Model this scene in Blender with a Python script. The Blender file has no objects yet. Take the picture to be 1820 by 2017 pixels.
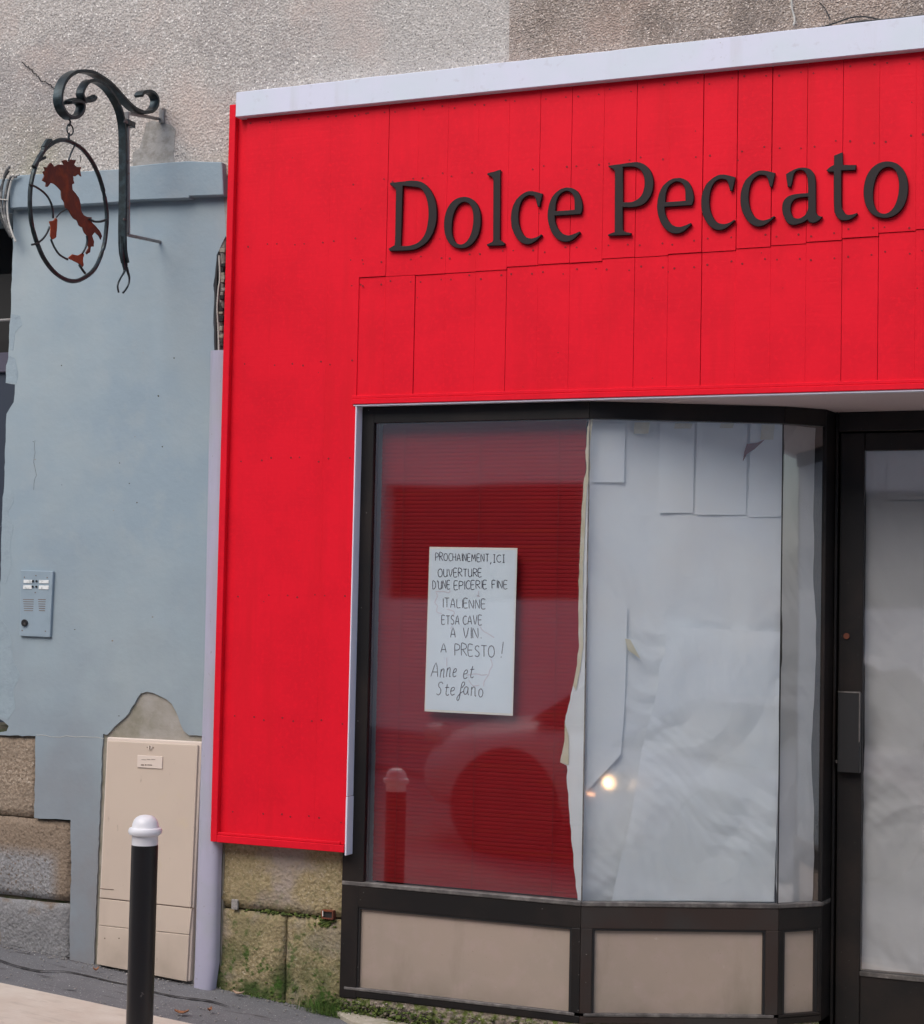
import bpy, bmesh, math, random
from mathutils import Vector, Matrix, noise
random.seed(7)
R_ = math.radians
S = bpy.context.scene
C = S.collection

# ---------------------------------------------------------------- camera, sky, sun, exposure
F_PX, CX, CY = 3480.0, 910.0, 1008.5
CAM = Vector((0.0, -6.3547, 1.6))
yaw, pitch, roll = R_(22.80), R_(2.916), R_(1.192)
fwd = Vector((-math.sin(yaw)*math.cos(pitch), math.cos(yaw)*math.cos(pitch), math.sin(pitch)))
rgt = Vector((math.cos(yaw), math.sin(yaw), 0)); up = rgt.cross(fwd)
r2 = math.cos(roll)*rgt + math.sin(roll)*up
u2 = -math.sin(roll)*rgt + math.cos(roll)*up
cd = bpy.data.cameras.new('camera'); cam = bpy.data.objects.new('camera', cd); C.objects.link(cam)
cam.matrix_world = Matrix(((r2.x, u2.x, -fwd.x, CAM.x), (r2.y, u2.y, -fwd.y, CAM.y), (r2.z, u2.z, -fwd.z, CAM.z), (0, 0, 0, 1)))
cd.sensor_fit = 'HORIZONTAL'; cd.sensor_width = 36; cd.lens = 36*F_PX/1820.0
cd.clip_start = 0.05; cd.clip_end = 1500
S.camera = cam

SUN_EL, SUN_AZ = 46, 196          # azimuth measured clockwise from +Y
w = bpy.data.worlds.new('World'); S.world = w; w.use_nodes = True
wn = w.node_tree.nodes; wn.clear()
sky = wn.new('ShaderNodeTexSky'); sky.sky_type = 'NISHITA'; sky.sun_disc = False
sky.sun_elevation = R_(SUN_EL); sky.sun_rotation = R_(SUN_AZ)
sky.air_density = 1.0; sky.dust_density = 3.0; sky.ozone_density = 1.0
bg = wn.new('ShaderNodeBackground'); bg.inputs['Strength'].default_value = 0.15
wo = wn.new('ShaderNodeOutputWorld')
w.node_tree.links.new(sky.outputs[0], bg.inputs[0]); w.node_tree.links.new(bg.outputs[0], wo.inputs[0])
sd = bpy.data.lights.new('sun', 'SUN'); sun = bpy.data.objects.new('sun', sd); C.objects.link(sun)
sd.energy = 1.2; sd.angle = R_(50); sd.color = (1.0, 0.945, 0.90)
az, el = R_(SUN_AZ), R_(SUN_EL)
sdir = Vector((math.sin(az)*math.cos(el), math.cos(az)*math.cos(el), math.sin(el)))
sun.rotation_euler = sdir.to_track_quat('Z', 'Y').to_euler()
S.view_settings.view_transform = 'Standard'; S.view_settings.look = 'None'
S.view_settings.gamma = 1; S.view_settings.use_curve_mapping = False
S.view_settings.exposure = 0.34

# ---------------------------------------------------------------- helpers
def ray(px, py):
    return (r2*((px-CX)/F_PX) + u2*(-(py-CY)/F_PX) + fwd)
def P(px, py, y=0.0):
    r = ray(px, py); t = (y-CAM.y)/r.y; return CAM + r*t
def PX(px, py, x0):
    r = ray(px, py); t = (x0-CAM.x)/r.x; return CAM + r*t
def Zm(x0, y0, s):
    return lambda a, b: ((x0+a/s)/1.07198, (y0+b/s)/1.07198)
def gz(x): return -0.2679 - 0.0723*x

class MB:
    def __init__(s): s.v = []; s.f = []
    def add(s, vs, fs):
        n = len(s.v); s.v += [tuple(q) for q in vs]; s.f += [tuple(i+n for i in f) for f in fs]
    def hexa(s, p):   # p: 4 bottom, 4 top (ccw)
        s.add(p, [(3,2,1,0),(4,5,6,7),(0,1,5,4),(1,2,6,5),(2,3,7,6),(3,0,4,7)])
    def box(s, x0, x1, y0, y1, z0, z1):
        s.hexa([(x0,y0,z0),(x1,y0,z0),(x1,y1,z0),(x0,y1,z0),(x0,y0,z1),(x1,y0,z1),(x1,y1,z1),(x0,y1,z1)])
    def prism(s, pts, d):      # polygon pts (3D) extruded by vector d
        d = Vector(d); n = len(pts); a = [Vector(q) for q in pts]; b = [q+d for q in a]
        fs = [tuple(range(n)), tuple(range(2*n-1, n-1, -1))]
        fs += [(i, (i+1) % n + 0, (i+1) % n + n, i+n)[::-1] for i in range(n)]
        s.add(a+b, fs)
    def tube(s, pts, r, n=8, closed=False, rr=None):
        pts = [Vector(q) for q in pts]; m = len(pts); vs = []; fs = []
        for i, q in enumerate(pts):
            a = pts[(i-1) % m] if (i > 0 or closed) else q
            b = pts[(i+1) % m] if (i < m-1 or closed) else q
            t = (b-a).normalized()
            u = t.cross(Vector((0.13, 0.2, 0.97)) if abs(t.z) < 0.9 else Vector((1, 0, 0))).normalized(); w_ = t.cross(u)
            rad = rr[i] if rr else r
            for k in range(n):
                an = 2*math.pi*k/n; vs.append(q+u*math.cos(an)*rad+w_*math.sin(an)*rad)
        for i in range(m if closed else m-1):
            for k in range(n):
                j = (i+1) % m
                fs.append((i*n+k, i*n+(k+1) % n, j*n+(k+1) % n, j*n+k))
        if not closed: fs += [tuple(range(n))[::-1], tuple(range((m-1)*n, m*n))]
        s.add(vs, fs)
    def strap(s, pts, w_, th):  # flat iron bar, path lies in a plane of constant x
        vs = []; fs = []; m = len(pts)
        for i, q in enumerate(pts):
            a = pts[max(i-1, 0)]; b = pts[min(i+1, m-1)]; t = (Vector(b)-Vector(a)); t.x = 0; t.normalize()
            nn = Vector((0, -t.z, t.y)); q = Vector(q)
            for dx, dn in ((-1, -1), (1, -1), (1, 1), (-1, 1)):
                vs.append(q+Vector((dx*w_/2, 0, 0))+nn*dn*th/2)
        for i in range(m-1):
            for k in range(4):
                fs.append((i*4+k, i*4+(k+1) % 4, (i+1)*4+(k+1) % 4, (i+1)*4+k))
        fs += [(3, 2, 1, 0), tuple((m-1)*4+k for k in range(4))]
        s.add(vs, fs)
    def lathe(s, c, prof, n=28):
        vs = []; fs = []; c = Vector(c)
        for (r, z) in prof:
            for k in range(n):
                an = 2*math.pi*k/n; vs.append(c+Vector((r*math.cos(an), r*math.sin(an), z)))
        for i in range(len(prof)-1):
            for k in range(n): fs.append((i*n+k, i*n+(k+1) % n, (i+1)*n+(k+1) % n, (i+1)*n+k))
        fs += [tuple(range(n))[::-1], tuple(range((len(prof)-1)*n, len(prof)*n))]
        s.add(vs, fs)
    def disc(s, c, r, d=0.002, n=10, ax='y'):   # short cylinder facing -y
        c = Vector(c); vs = []
        for dd in (0, d):
            for k in range(n):
                an = 2*math.pi*k/n
                vs.append(c+Vector((r*math.cos(an), -dd, r*math.sin(an))))
        fs = [tuple(range(n))[::-1], tuple(range(n, 2*n))]+[(k, (k+1) % n, n+(k+1) % n, n+k) for k in range(n)]
        s.add(vs, fs)
    def mesh(s, name, bevel=0, smooth=False, seg=1):
        me = bpy.data.meshes.new(name); me.from_pydata(s.v, [], s.f); me.validate()
        bm = bmesh.new(); bm.from_mesh(me); bmesh.ops.recalc_face_normals(bm, faces=bm.faces)
        if bevel:
            bmesh.ops.bevel(bm, geom=[e for e in bm.edges if len(e.link_faces) == 2 and e.calc_face_angle(0) > 0.5],
                            offset=bevel, segments=seg, affect='EDGES', profile=0.6, clamp_overlap=True)
        if smooth:
            for f in bm.faces: f.smooth = True
            for e in bm.edges:
                if len(e.link_faces) == 2 and e.calc_face_angle(0) > 0.7: e.smooth = False
        bm.to_mesh(me); bm.free(); return me
    def obj(s, name, mt, parent=None, bevel=0, smooth=False, seg=1):
        return link(name, s.mesh(name, bevel, smooth, seg), mt, parent)
def link(name, me, mt, parent=None, loc=None):
    if mt and not me.materials: me.materials.append(mt)
    o = bpy.data.objects.new(name, me); C.objects.link(o)
    if parent:
        o.parent = parent; o.matrix_parent_inverse = Matrix.Translation(-parent.location)
    if loc: o.location = loc
    return o
def tag(o, label=None, cat=None, group=None, kind=None):
    if label: o['label'] = label
    if cat: o['category'] = cat
    if group: o['group'] = group
    if kind: o['kind'] = kind
    return o
def thing(name, loc, label, cat, group=None):
    o = bpy.data.objects.new(name, None); o.empty_display_size = 0.1; C.objects.link(o); o.location = loc
    return tag(o, label, cat, group)
def smoothpath(pts, k=6, closed=False):
    pts = [Vector(q) for q in pts]; n = len(pts); out = []
    rng = range(n if closed else n-1)
    for i in rng:
        if closed: a, b, c, d = pts[(i-1) % n], pts[i], pts[(i+1) % n], pts[(i+2) % n]
        else: a, b, c, d = pts[max(i-1, 0)], pts[i], pts[i+1], pts[min(i+2, n-1)]
        for j in range(k):
            t = j/k
            out.append(0.5*((2*b)+(c-a)*t+(2*a-5*b+4*c-d)*t*t+(3*b-a-3*c+d)*t*t*t))
    if not closed: out.append(pts[-1])
    return out

# ---------------------------------------------------------------- materials
def mat(name, col, rough=0.7, metal=0.0, var=(), bump=(), spec=0.5, trans=0):
    """var: list of (scale, colour, lo, hi, detail, mapping-scale); bump: list of (kind, scale, strength, distance)"""
    m = bpy.data.materials.new(name); m.use_nodes = True
    nt = m.node_tree; N = nt.nodes; L = nt.links; N.clear()
    out = N.new('ShaderNodeOutputMaterial'); b = N.new('ShaderNodeBsdfPrincipled')
    L.new(b.outputs[0], out.inputs[0])
    b.inputs['Roughness'].default_value = rough; b.inputs['Metallic'].default_value = metal
    b.inputs['Specular IOR Level'].default_value = spec
    geo = N.new('ShaderNodeNewGeometry'); pos = geo.outputs['Position']
    cur = None
    def const(c):
        r = N.new('ShaderNodeRGB'); r.outputs[0].default_value = (*c, 1); return r.outputs[0]
    cur = const(col)
    for v in var:
        sc, c2, lo, hi = v[:4]; det = v[4] if len(v) > 4 else 4; ms = v[5] if len(v) > 5 else (1, 1, 1)
        src = pos
        if ms != (1, 1, 1) or True:
            mp = N.new('ShaderNodeMapping'); mp.inputs['Scale'].default_value = ms
            mp.inputs['Location'].default_value = (sc*0.37, 1.7, sc*0.11); L.new(pos, mp.inputs[0]); src = mp.outputs[0]
        nz = N.new('ShaderNodeTexNoise'); nz.inputs['Scale'].default_value = sc; nz.inputs['Detail'].default_value = det
        nz.inputs['Roughness'].default_value = 0.6
        L.new(src, nz.inputs['Vector'])
        mr = N.new('ShaderNodeMapRange'); mr.inputs[1].default_value = lo; mr.inputs[2].default_value = hi
        L.new(nz.outputs[0], mr.inputs[0])
        fac = mr.outputs[0]
        if len(v) > 6:     # extra mask: (axis, a, b) ramp along world axis, wobbling edge
            ax, a, bb = v[6]
            sx = N.new('ShaderNodeSeparateXYZ'); L.new(pos, sx.inputs[0])
            wob = N.new('ShaderNodeTexNoise'); wob.inputs['Scale'].default_value = 3; L.new(pos, wob.inputs['Vector'])
            ad = N.new('ShaderNodeMath'); ad.operation = 'MULTIPLY_ADD'; ad.inputs[1].default_value = abs(bb-a)*0.9; L.new(wob.outputs[0], ad.inputs[0])
            sb = N.new('ShaderNodeMath'); sb.operation = 'SUBTRACT'; sb.inputs[1].default_value = abs(bb-a)*0.45
            L.new(sx.outputs['xyz'.index(ax)], ad.inputs[2]); L.new(ad.outputs[0], sb.inputs[0])
            m2 = N.new('ShaderNodeMapRange'); m2.inputs[1].default_value = a; m2.inputs[2].default_value = bb
            L.new(sb.outputs[0], m2.inputs[0])
            mu = N.new('ShaderNodeMath'); mu.operation = 'MULTIPLY'; L.new(fac, mu.inputs[0]); L.new(m2.outputs[0], mu.inputs[1]); fac = mu.outputs[0]
        mx = N.new('ShaderNodeMix'); mx.data_type = 'RGBA'; L.new(fac, mx.inputs[0])
        L.new(cur, mx.inputs[6]); mx.inputs[7].default_value = (*c2, 1); cur = mx.outputs[2]
    L.new(cur, b.inputs['Base Color'])
    nrm = None
    for q in bump:
        kind, sc, st, di = q[:4]; ms = q[4] if len(q) > 4 else (1, 1, 1)
        mp = N.new('ShaderNodeMapping'); mp.inputs['Scale'].default_value = ms; L.new(pos, mp.inputs[0])
        if kind == 'v':
            t = N.new('ShaderNodeTexVoronoi'); t.inputs['Scale'].default_value = sc; t.feature = 'F1'; o_ = t.outputs['Distance']
        else:
            t = N.new('ShaderNodeTexNoise'); t.inputs['Scale'].default_value = sc; t.inputs['Detail'].default_value = 5; o_ = t.outputs[0]
        L.new(mp.outputs[0], t.inputs['Vector'])
        bp = N.new('ShaderNodeBump'); bp.inputs['Strength'].default_value = st; bp.inputs['Distance'].default_value = di
        L.new(o_, bp.inputs['Height'])
        if nrm: L.new(nrm, bp.inputs['Normal'])
        nrm = bp.outputs[0]
    if nrm: L.new(nrm, b.inputs['Normal'])
    if trans:
        tr = N.new('ShaderNodeBsdfTranslucent'); L.new(cur, tr.inputs[0]); mxs = N.new('ShaderNodeMixShader'); mxs.inputs[0].default_value = trans
        L.new(b.outputs[0], mxs.inputs[1]); L.new(tr.outputs[0], mxs.inputs[2]); L.new(mxs.outputs[0], out.inputs[0])
    return m
def emis(name, col, st):
    m = bpy.data.materials.new(name); m.use_nodes = True; N = m.node_tree.nodes; N.clear()
    o = N.new('ShaderNodeOutputMaterial'); e = N.new('ShaderNodeEmission'); e.inputs[0].default_value = (*col, 1); e.inputs[1].default_value = st
    m.node_tree.links.new(e.outputs[0], o.inputs[0]); return m
def glassmat(name, k=2.4, tint=(0.975, 0.985, 0.985)):
    m = bpy.data.materials.new(name); m.use_nodes = True; nt = m.node_tree; N = nt.nodes; L = nt.links; N.clear()
    o = N.new('ShaderNodeOutputMaterial'); t = N.new('ShaderNodeBsdfTransparent'); t.inputs[0].default_value = (*tint, 1)
    g = N.new('ShaderNodeBsdfGlossy'); g.inputs['Roughness'].default_value = 0.035
    lw = N.new('ShaderNodeLayerWeight'); lw.inputs[0].default_value = 0.5
    fr = N.new('ShaderNodeMath'); fr.operation = 'POWER'; fr.inputs[1].default_value = 4.0; L.new(lw.outputs['Facing'], fr.inputs[0])
    mu = N.new('ShaderNodeMath'); mu.operation = 'MULTIPLY_ADD'; mu.inputs[1].default_value = 0.85; mu.inputs[2].default_value = k; mu.use_clamp = True
    nz = N.new('ShaderNodeTexNoise'); nz.inputs['Scale'].default_value = 2.2; nz.inputs['Detail'].default_value = 1
    geo = N.new('ShaderNodeNewGeometry'); L.new(geo.outputs['Position'], nz.inputs['Vector'])
    bp = N.new('ShaderNodeBump'); bp.inputs['Strength'].default_value = 0.08; bp.inputs['Distance'].default_value = 0.01
    L.new(nz.outputs[0], bp.inputs['Height']); L.new(bp.outputs[0], g.inputs['Normal'])
    mx = N.new('ShaderNodeMixShader'); L.new(fr.outputs[0], mu.inputs[0]); L.new(mu.outputs[0], mx.inputs[0])
    L.new(t.outputs[0], mx.inputs[1]); L.new(g.outputs[0], mx.inputs[2]); L.new(mx.outputs[0], o.inputs[0]); return m

M = {}
M['red'] = mat('red_paint', (0.76, 0.0115, 0.028), 0.45, var=[(5, (0.66, 0.0105, 0.025), 0.40, 0.72), (60, (0.80, 0.013, 0.030), 0.5, 0.8), (9, (0.66, 0.012, 0.024), 0.52, 0.75, 6, (1, 1, 0.12))],
               bump=[('n', 30, 0.25, 0.002, (0.25, 1, 4)), ('n', 140, 0.12, 0.001, (0.3, 1, 3))], spec=0.07)
M['nail'] = mat('dull_dark_red', (0.22, 0.006, 0.011), 0.8)
M['capping'] = mat('pale_lilac_paint', (0.621, 0.640, 0.757), 0.5, var=[(9, (0.52, 0.53, 0.58), 0.55, 0.8, 6, (1, 1, 0.10)), (60, (0.36, 0.36, 0.36), 0.70, 0.76, 3), (3, (0.582, 0.640, 0.718), 0.4, 0.65), (25, (0.504, 0.514, 0.582), 0.62, 0.8)], bump=[('n', 20, 0.2, 0.003)])
M['pipe'] = mat('lilac_grey_paint', (0.42, 0.41, 0.52), 0.5, var=[(8, (0.34, 0.34, 0.40), 0.5, 0.75, 6, (1, 1, 0.12)), (4, (0.38, 0.40, 0.44), 0.45, 0.7), (60, (0.25, 0.24, 0.25), 0.68, 0.75)], bump=[('n', 15, 0.3, 0.004)])
M['letter'] = mat('dark_letter_paint', (0.011, 0.0065, 0.008), 0.55, bump=[('n', 90, 0.12, 0.001)], spec=0.3)
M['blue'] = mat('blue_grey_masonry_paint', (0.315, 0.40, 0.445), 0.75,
                var=[(5, (0.27, 0.345, 0.385), 0.50, 0.72, 6, (1, 1, 0.16)), (0.8, (0.33, 0.395, 0.42), 0.45, 0.6, 5), (1.6, (0.265, 0.345, 0.40), 0.4, 0.65), (9, (0.31, 0.375, 0.41), 0.5, 0.8), (3.5, (0.235, 0.285, 0.325), 0.10, 0.55, 4, (1, 1, 1), ('z', 1.9, 0.5)), (2.5, (0.225, 0.225, 0.235), 0.25, 0.55, 4, (1, 1, 1), ('z', 1.05, 0.3)), (120, (0.12, 0.14, 0.15), 0.76, 0.80, 2)],  # foot of wall darker: grime, strengthened to offset too bright light low down
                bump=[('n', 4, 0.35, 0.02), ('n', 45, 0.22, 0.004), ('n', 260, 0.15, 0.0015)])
M['ledge'] = mat('blue_grey_ledge_paint', (0.25, 0.325, 0.375), 0.75, var=[(6, (0.29, 0.345, 0.38), 0.45, 0.7)], bump=[('n', 8, 0.4, 0.012), ('n', 60, 0.3, 0.004)])
def roughcast(name, c1, c2, c3, size, st, extra=()):
    c4 = tuple(q*0.45 for q in c2)
    return mat(name, c1, 0.95, var=[(size*1.0, c2, 0.40, 0.60, 3), (size*0.55, c3, 0.56, 0.68, 2)]+list(extra)+[(size*1.5, c4, 0.58, 0.70, 2), (size*1.3, tuple(min(0.9, q*1.25) for q in c3), 0.64, 0.72, 1), (1.7, tuple(q*f for q, f in zip(c1, (1.02, 0.90, 0.86))), 0.5, 0.72, 5)],
               bump=[('v', size*1.1, st, 0.012), ('n', size*1.6, st*0.8, 0.008)], spec=0.1)
M['rough'] = roughcast('coarse_grey_roughcast', (0.505, 0.474, 0.444), (0.400, 0.374, 0.348), (0.644, 0.618, 0.583), 85, 0.45,
                       [(1.3, (0.296, 0.278, 0.270), 0.50, 0.74, 5), (2.0, (0.400, 0.383, 0.287), 0.45, 0.7, 4, (1, 1, 1), ('z', 3.75, 3.4))])
M['rough2'] = roughcast('fine_pale_render', (0.496, 0.470, 0.444), (0.426, 0.405, 0.378), (0.566, 0.544, 0.513), 95, 0.4,
                        [(1.2, (0.400, 0.383, 0.365), 0.5, 0.75, 4)])
M['rough3'] = roughcast('brown_gritty_render', (0.431, 0.364, 0.318), (0.297, 0.246, 0.205), (0.636, 0.564, 0.502), 110, 0.7,
                        [(2.2, (0.205, 0.175, 0.153), 0.52, 0.72, 5), (0.9, (0.492, 0.451, 0.420), 0.5, 0.7, 3)])
M['mortar'] = mat('bare_mortar', (0.30, 0.28, 0.235), 0.9, var=[(14, (0.22, 0.21, 0.16), 0.4, 0.65), (5, (0.36, 0.34, 0.31), 0.5, 0.7)], bump=[('n', 40, 0.5, 0.006)])
M['dark'] = mat('dark_cavity', (0.02, 0.02, 0.02), 0.95)
M['core'] = mat('dark_mortar_core', (0.085, 0.075, 0.055), 0.95, var=[(20, (0.04, 0.06, 0.02), 0.45, 0.6)], bump=[('n', 60, 0.5, 0.006)])
def stone(name, c, c2, c3, extra=()):
    return mat(name, c, 0.92, var=[(70, c2, 0.45, 0.62, 3), (110, c3, 0.60, 0.70, 2), (4, tuple(q*0.75 for q in c), 0.45, 0.7)]+list(extra),
               bump=[('n', 110, 0.8, 0.006), ('v', 60, 0.5, 0.008), ('n', 12, 0.5, 0.02)], spec=0.15)
M['stoneL'] = stone('brown_granite', (0.347, 0.280, 0.213), (0.213, 0.162, 0.118), (0.560, 0.482, 0.392))
M['stoneG'] = stone('cement_smeared_granite', (0.27, 0.27, 0.275), (0.20, 0.20, 0.20), (0.36, 0.37, 0.37), [(3.0, (0.20, 0.155, 0.115), 0.55, 0.62, 5)])
moss = [(6, (0.060, 0.085, 0.028), 0.38, 0.56, 6, (1, 1, 1), ('z', 0.36, 0.02)), (30, (0.05, 0.10, 0.02), 0.55, 0.66, 4, (1, 1, 1), ('z', 0.5, 0.1))]
M['stoneB'] = stone('part_cement_granite', (0.302, 0.302, 0.308), (0.224, 0.224, 0.224), (0.403, 0.414, 0.414), [(60, (0.258, 0.202, 0.151), 0.1, 0.2, 3, (1, 1, 1), ('z', 0.46, 0.52)), (60, (0.258, 0.202, 0.151), 0.1, 0.2, 3, (1, 1, 1), ('x', -4.56, -4.50)), (80, (0.146, 0.112, 0.084), 0.55, 0.66, 3)])
M['stoneR'] = stone('ochre_granite', (0.357, 0.293, 0.170), (0.246, 0.200, 0.111), (0.493, 0.425, 0.306), [(3.5, (0.340, 0.289, 0.246), 0.5, 0.65, 4)]+moss)
M['iron'] = mat('wrought_iron', (0.024, 0.034, 0.036), 0.38, 0.55, var=[(30, (0.05, 0.075, 0.085), 0.45, 0.7)], bump=[('n', 60, 0.25, 0.002)])
M['steel'] = mat('weathered_steel_rod', (0.30, 0.29, 0.28), 0.5, 0.6, var=[(50, (0.2, 0.12, 0.08), 0.55, 0.7)])
M['rust'] = mat('rusty_plate', (0.135, 0.042, 0.024), 0.85, 0.1, var=[(25, (0.24, 0.062, 0.022), 0.48, 0.7), (9, (0.075, 0.03, 0.028), 0.5, 0.7)], bump=[('n', 70, 0.5, 0.003)])
M['rust2'] = mat('orange_rust_plate', (0.30, 0.07, 0.025), 0.85, 0.1, var=[(25, (0.18, 0.045, 0.022), 0.48, 0.7)], bump=[('n', 70, 0.5, 0.003)])
M['frame'] = mat('black_anodised_frame', (0.012, 0.011, 0.011), 0.42, 0.0, spec=0.28, var=[(3, (0.022, 0.017, 0.015), 0.45, 0.65), (220, (0.212, 0.204, 0.187), 0.76, 0.79, 2)], bump=[('n', 8, 0.08, 0.004)])
M['frame2'] = mat('brown_black_frame', (0.040, 0.028, 0.024), 0.42, 0.0, spec=0.3, var=[(3, (0.040, 0.036, 0.034), 0.45, 0.65), (200, (0.25, 0.24, 0.22), 0.76, 0.79, 2)], bump=[('n', 8, 0.08, 0.004)])
M['lip'] = mat('worn_metal_lip', (0.10, 0.092, 0.088), 0.5, 0.1, var=[(25, (0.20, 0.185, 0.175), 0.45, 0.65), (9, (0.05, 0.046, 0.044), 0.5, 0.7)])
M['kick'] = mat('taupe_infill_panel', (0.36, 0.287, 0.235), 0.6, var=[(60, (0.18, 0.15, 0.12), 0.70, 0.76, 4), (35, (0.45, 0.38, 0.33), 0.68, 0.75, 5, (0.4, 1, 1)), (2.5, (0.33, 0.272, 0.222), 0.4, 0.7), (14, (0.38, 0.295, 0.255), 0.5, 0.75), (7, (0.27, 0.22, 0.175), 0.55, 0.8, 6, (1, 1, 0.3)), (150, (0.06, 0.05, 0.04), 0.755, 0.78, 2), (5, (0.17, 0.15, 0.11), 0.35, 0.8, 4, (1, 1, 1), ('z', 0.16, 0.03))], bump=[('n', 60, 0.12, 0.002)])
M['soffit'] = mat('brown_soffit', (0.55, 0.44, 0.44), 0.8, bump=[('n', 20, 0.2, 0.003)])
M['white'] = mat('white_plastic_edge', (0.74, 0.74, 0.86), 0.45)
M['slat'] = mat('maroon_blind_slat', (0.29, 0.009, 0.014), 0.6, spec=0.1, var=[(2.5, (0.25, 0.009, 0.014), 0.4, 0.7), (12, (0.29, 0.014, 0.012), 0.55, 0.7, 3, (0.2, 1, 5))])
M['cord'] = mat('dark_red_cord', (0.16, 0.012, 0.015), 0.8)
M['paper'] = mat('white_crumpled_paper', (0.85, 0.91, 0.95), 0.8, var=[(3, (0.81, 0.87, 0.93), 0.4, 0.7), (1.2, (0.84, 0.84, 0.83), 0.5, 0.8)],
                 bump=[('n', 5, 0.3, 0.02), ('n', 60, 0.15, 0.002)], trans=0.12)
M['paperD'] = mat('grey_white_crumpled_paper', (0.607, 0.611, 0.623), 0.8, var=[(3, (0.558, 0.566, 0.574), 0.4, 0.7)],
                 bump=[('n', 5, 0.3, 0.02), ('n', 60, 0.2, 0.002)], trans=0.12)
M['tape'] = mat('yellowed_masking_tape', (0.62, 0.58, 0.42), 0.7, var=[(20, (0.68, 0.66, 0.56), 0.4, 0.7)], bump=[('n', 60, 0.4, 0.003)])
M['poster'] = mat('white_poster_paper', (0.76, 0.86, 0.93), 0.7, bump=[('n', 5, 0.2, 0.006)])
M['posteredge'] = mat('cream_paper_border', (0.86, 0.84, 0.78), 0.7)
M['ink'] = mat('black_felt_pen', (0.045, 0.035, 0.06), 0.8)
M['pink'] = mat('faint_red_pencil', (0.72, 0.69, 0.76), 0.8)
M['cab'] = mat('beige_polyester', (0.60, 0.50, 0.41), 0.5, var=[(45, (0.42, 0.34, 0.27), 0.66, 0.74, 5, (1, 1, 0.4)), (6, (0.50, 0.415, 0.335), 0.55, 0.8, 6, (1, 1, 0.14)), (2, (0.56, 0.465, 0.385), 0.4, 0.7), (11, (0.60, 0.50, 0.37), 0.6, 0.8), (4, (0.40, 0.33, 0.26), 0.4, 0.8, 4, (1, 1, 1), ('z', 0.28, 0.05))], bump=[('n', 120, 0.12, 0.001)])
M['cablip'] = mat('light_beige_polyester', (0.72, 0.62, 0.54), 0.5)
M['groove'] = mat('dirty_groove', (0.18, 0.13, 0.10), 0.9)
M['alu'] = mat('painted_intercom_metal', (0.310, 0.397, 0.460), 0.45, 0.15, var=[(14, (0.276, 0.356, 0.414), 0.4, 0.7)])
M['tagw'] = mat('white_name_card', (0.80, 0.83, 0.82), 0.4, var=[(90, (0.45, 0.5, 0.5), 0.5, 0.65)])
M['blk'] = mat('black_plastic', (0.012, 0.012, 0.013), 0.45)
M['bollard'] = mat('black_bollard_paint', (0.014, 0.013, 0.014), 0.33, var=[(25, (0.10, 0.09, 0.085), 0.70, 0.74, 5)], bump=[('n', 30, 0.15, 0.002)], spec=0.5)
M['bcap'] = mat('white_bollard_paint', (0.82, 0.82, 0.85), 0.35, var=[(12, (0.72, 0.72, 0.74), 0.5, 0.75)])
M['asph'] = mat('worn_asphalt', (0.163, 0.163, 0.169), 0.9, var=[(4, (0.139, 0.139, 0.146), 0.4, 0.65), (160, (0.390, 0.390, 0.390), 0.62, 0.70, 2), (9, (0.081, 0.073, 0.073), 0.60, 0.68, 5, (0.35, 1.6, 1)), (90, (0.894, 0.894, 0.845), 0.77, 0.79, 1)],
                bump=[('n', 150, 0.6, 0.004), ('n', 10, 0.5, 0.012)])
M['pave'] = mat('pale_concrete_paving', (0.580, 0.497, 0.414), 0.85, var=[(5, (0.649, 0.580, 0.497), 0.4, 0.65), (20, (0.497, 0.428, 0.359), 0.55, 0.72, 5, (0.35, 1.4, 1))], bump=[('n', 60, 0.45, 0.005, (0.3, 1, 1))])
M['kerb'] = mat('granite_kerb', (0.33, 0.31, 0.29), 0.85, var=[(90, (0.22, 0.21, 0.20), 0.45, 0.6)], bump=[('n', 90, 0.5, 0.004)])
M['thresh'] = mat('pale_threshold_stone', (0.38, 0.345, 0.27), 0.9, var=[(8, (0.22, 0.21, 0.12), 0.5, 0.7), (50, (0.48, 0.43, 0.36), 0.5, 0.65)], bump=[('n', 40, 0.6, 0.006)])
M['rubble'] = mat('mossy_rubble', (0.27, 0.22, 0.18), 0.95, var=[(30, (0.12, 0.15, 0.035), 0.45, 0.6), (60, (0.42, 0.37, 0.33), 0.6, 0.7)], bump=[('v', 60, 0.8, 0.01)])
M['mossm'] = mat('green_moss', (0.12, 0.16, 0.03), 0.95, var=[(50, (0.06, 0.09, 0.02), 0.4, 0.6)], bump=[('v', 150, 0.8, 0.006)])
M['grass'] = mat('grass_blades', (0.09, 0.19, 0.03), 0.7, var=[(20, (0.16, 0.22, 0.06), 0.45, 0.65)])
M['leaf'] = mat('dry_orange_leaf', (0.34, 0.15, 0.07), 0.8, var=[(60, (0.20, 0.08, 0.04), 0.45, 0.6)])
M['leafp'] = mat('pale_dry_leaf', (0.50, 0.36, 0.26), 0.8, var=[(60, (0.36, 0.22, 0.14), 0.45, 0.6)])
M['navy'] = mat('dark_blue_door_paint', (0.030, 0.040, 0.060), 0.4, bump=[('n', 20, 0.2, 0.002)])
M['navy2'] = mat('violet_grey_frame_paint', (0.075, 0.070, 0.105), 0.5)
M['cable'] = mat('grey_black_cable', (0.10, 0.10, 0.10), 0.5, var=[(30, (0.30, 0.30, 0.28), 0.5, 0.65)])
M['cablep'] = mat('pale_cable', (0.50, 0.49, 0.45), 0.5)
M['cablek'] = mat('black_cable', (0.03, 0.032, 0.032), 0.5)
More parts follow.
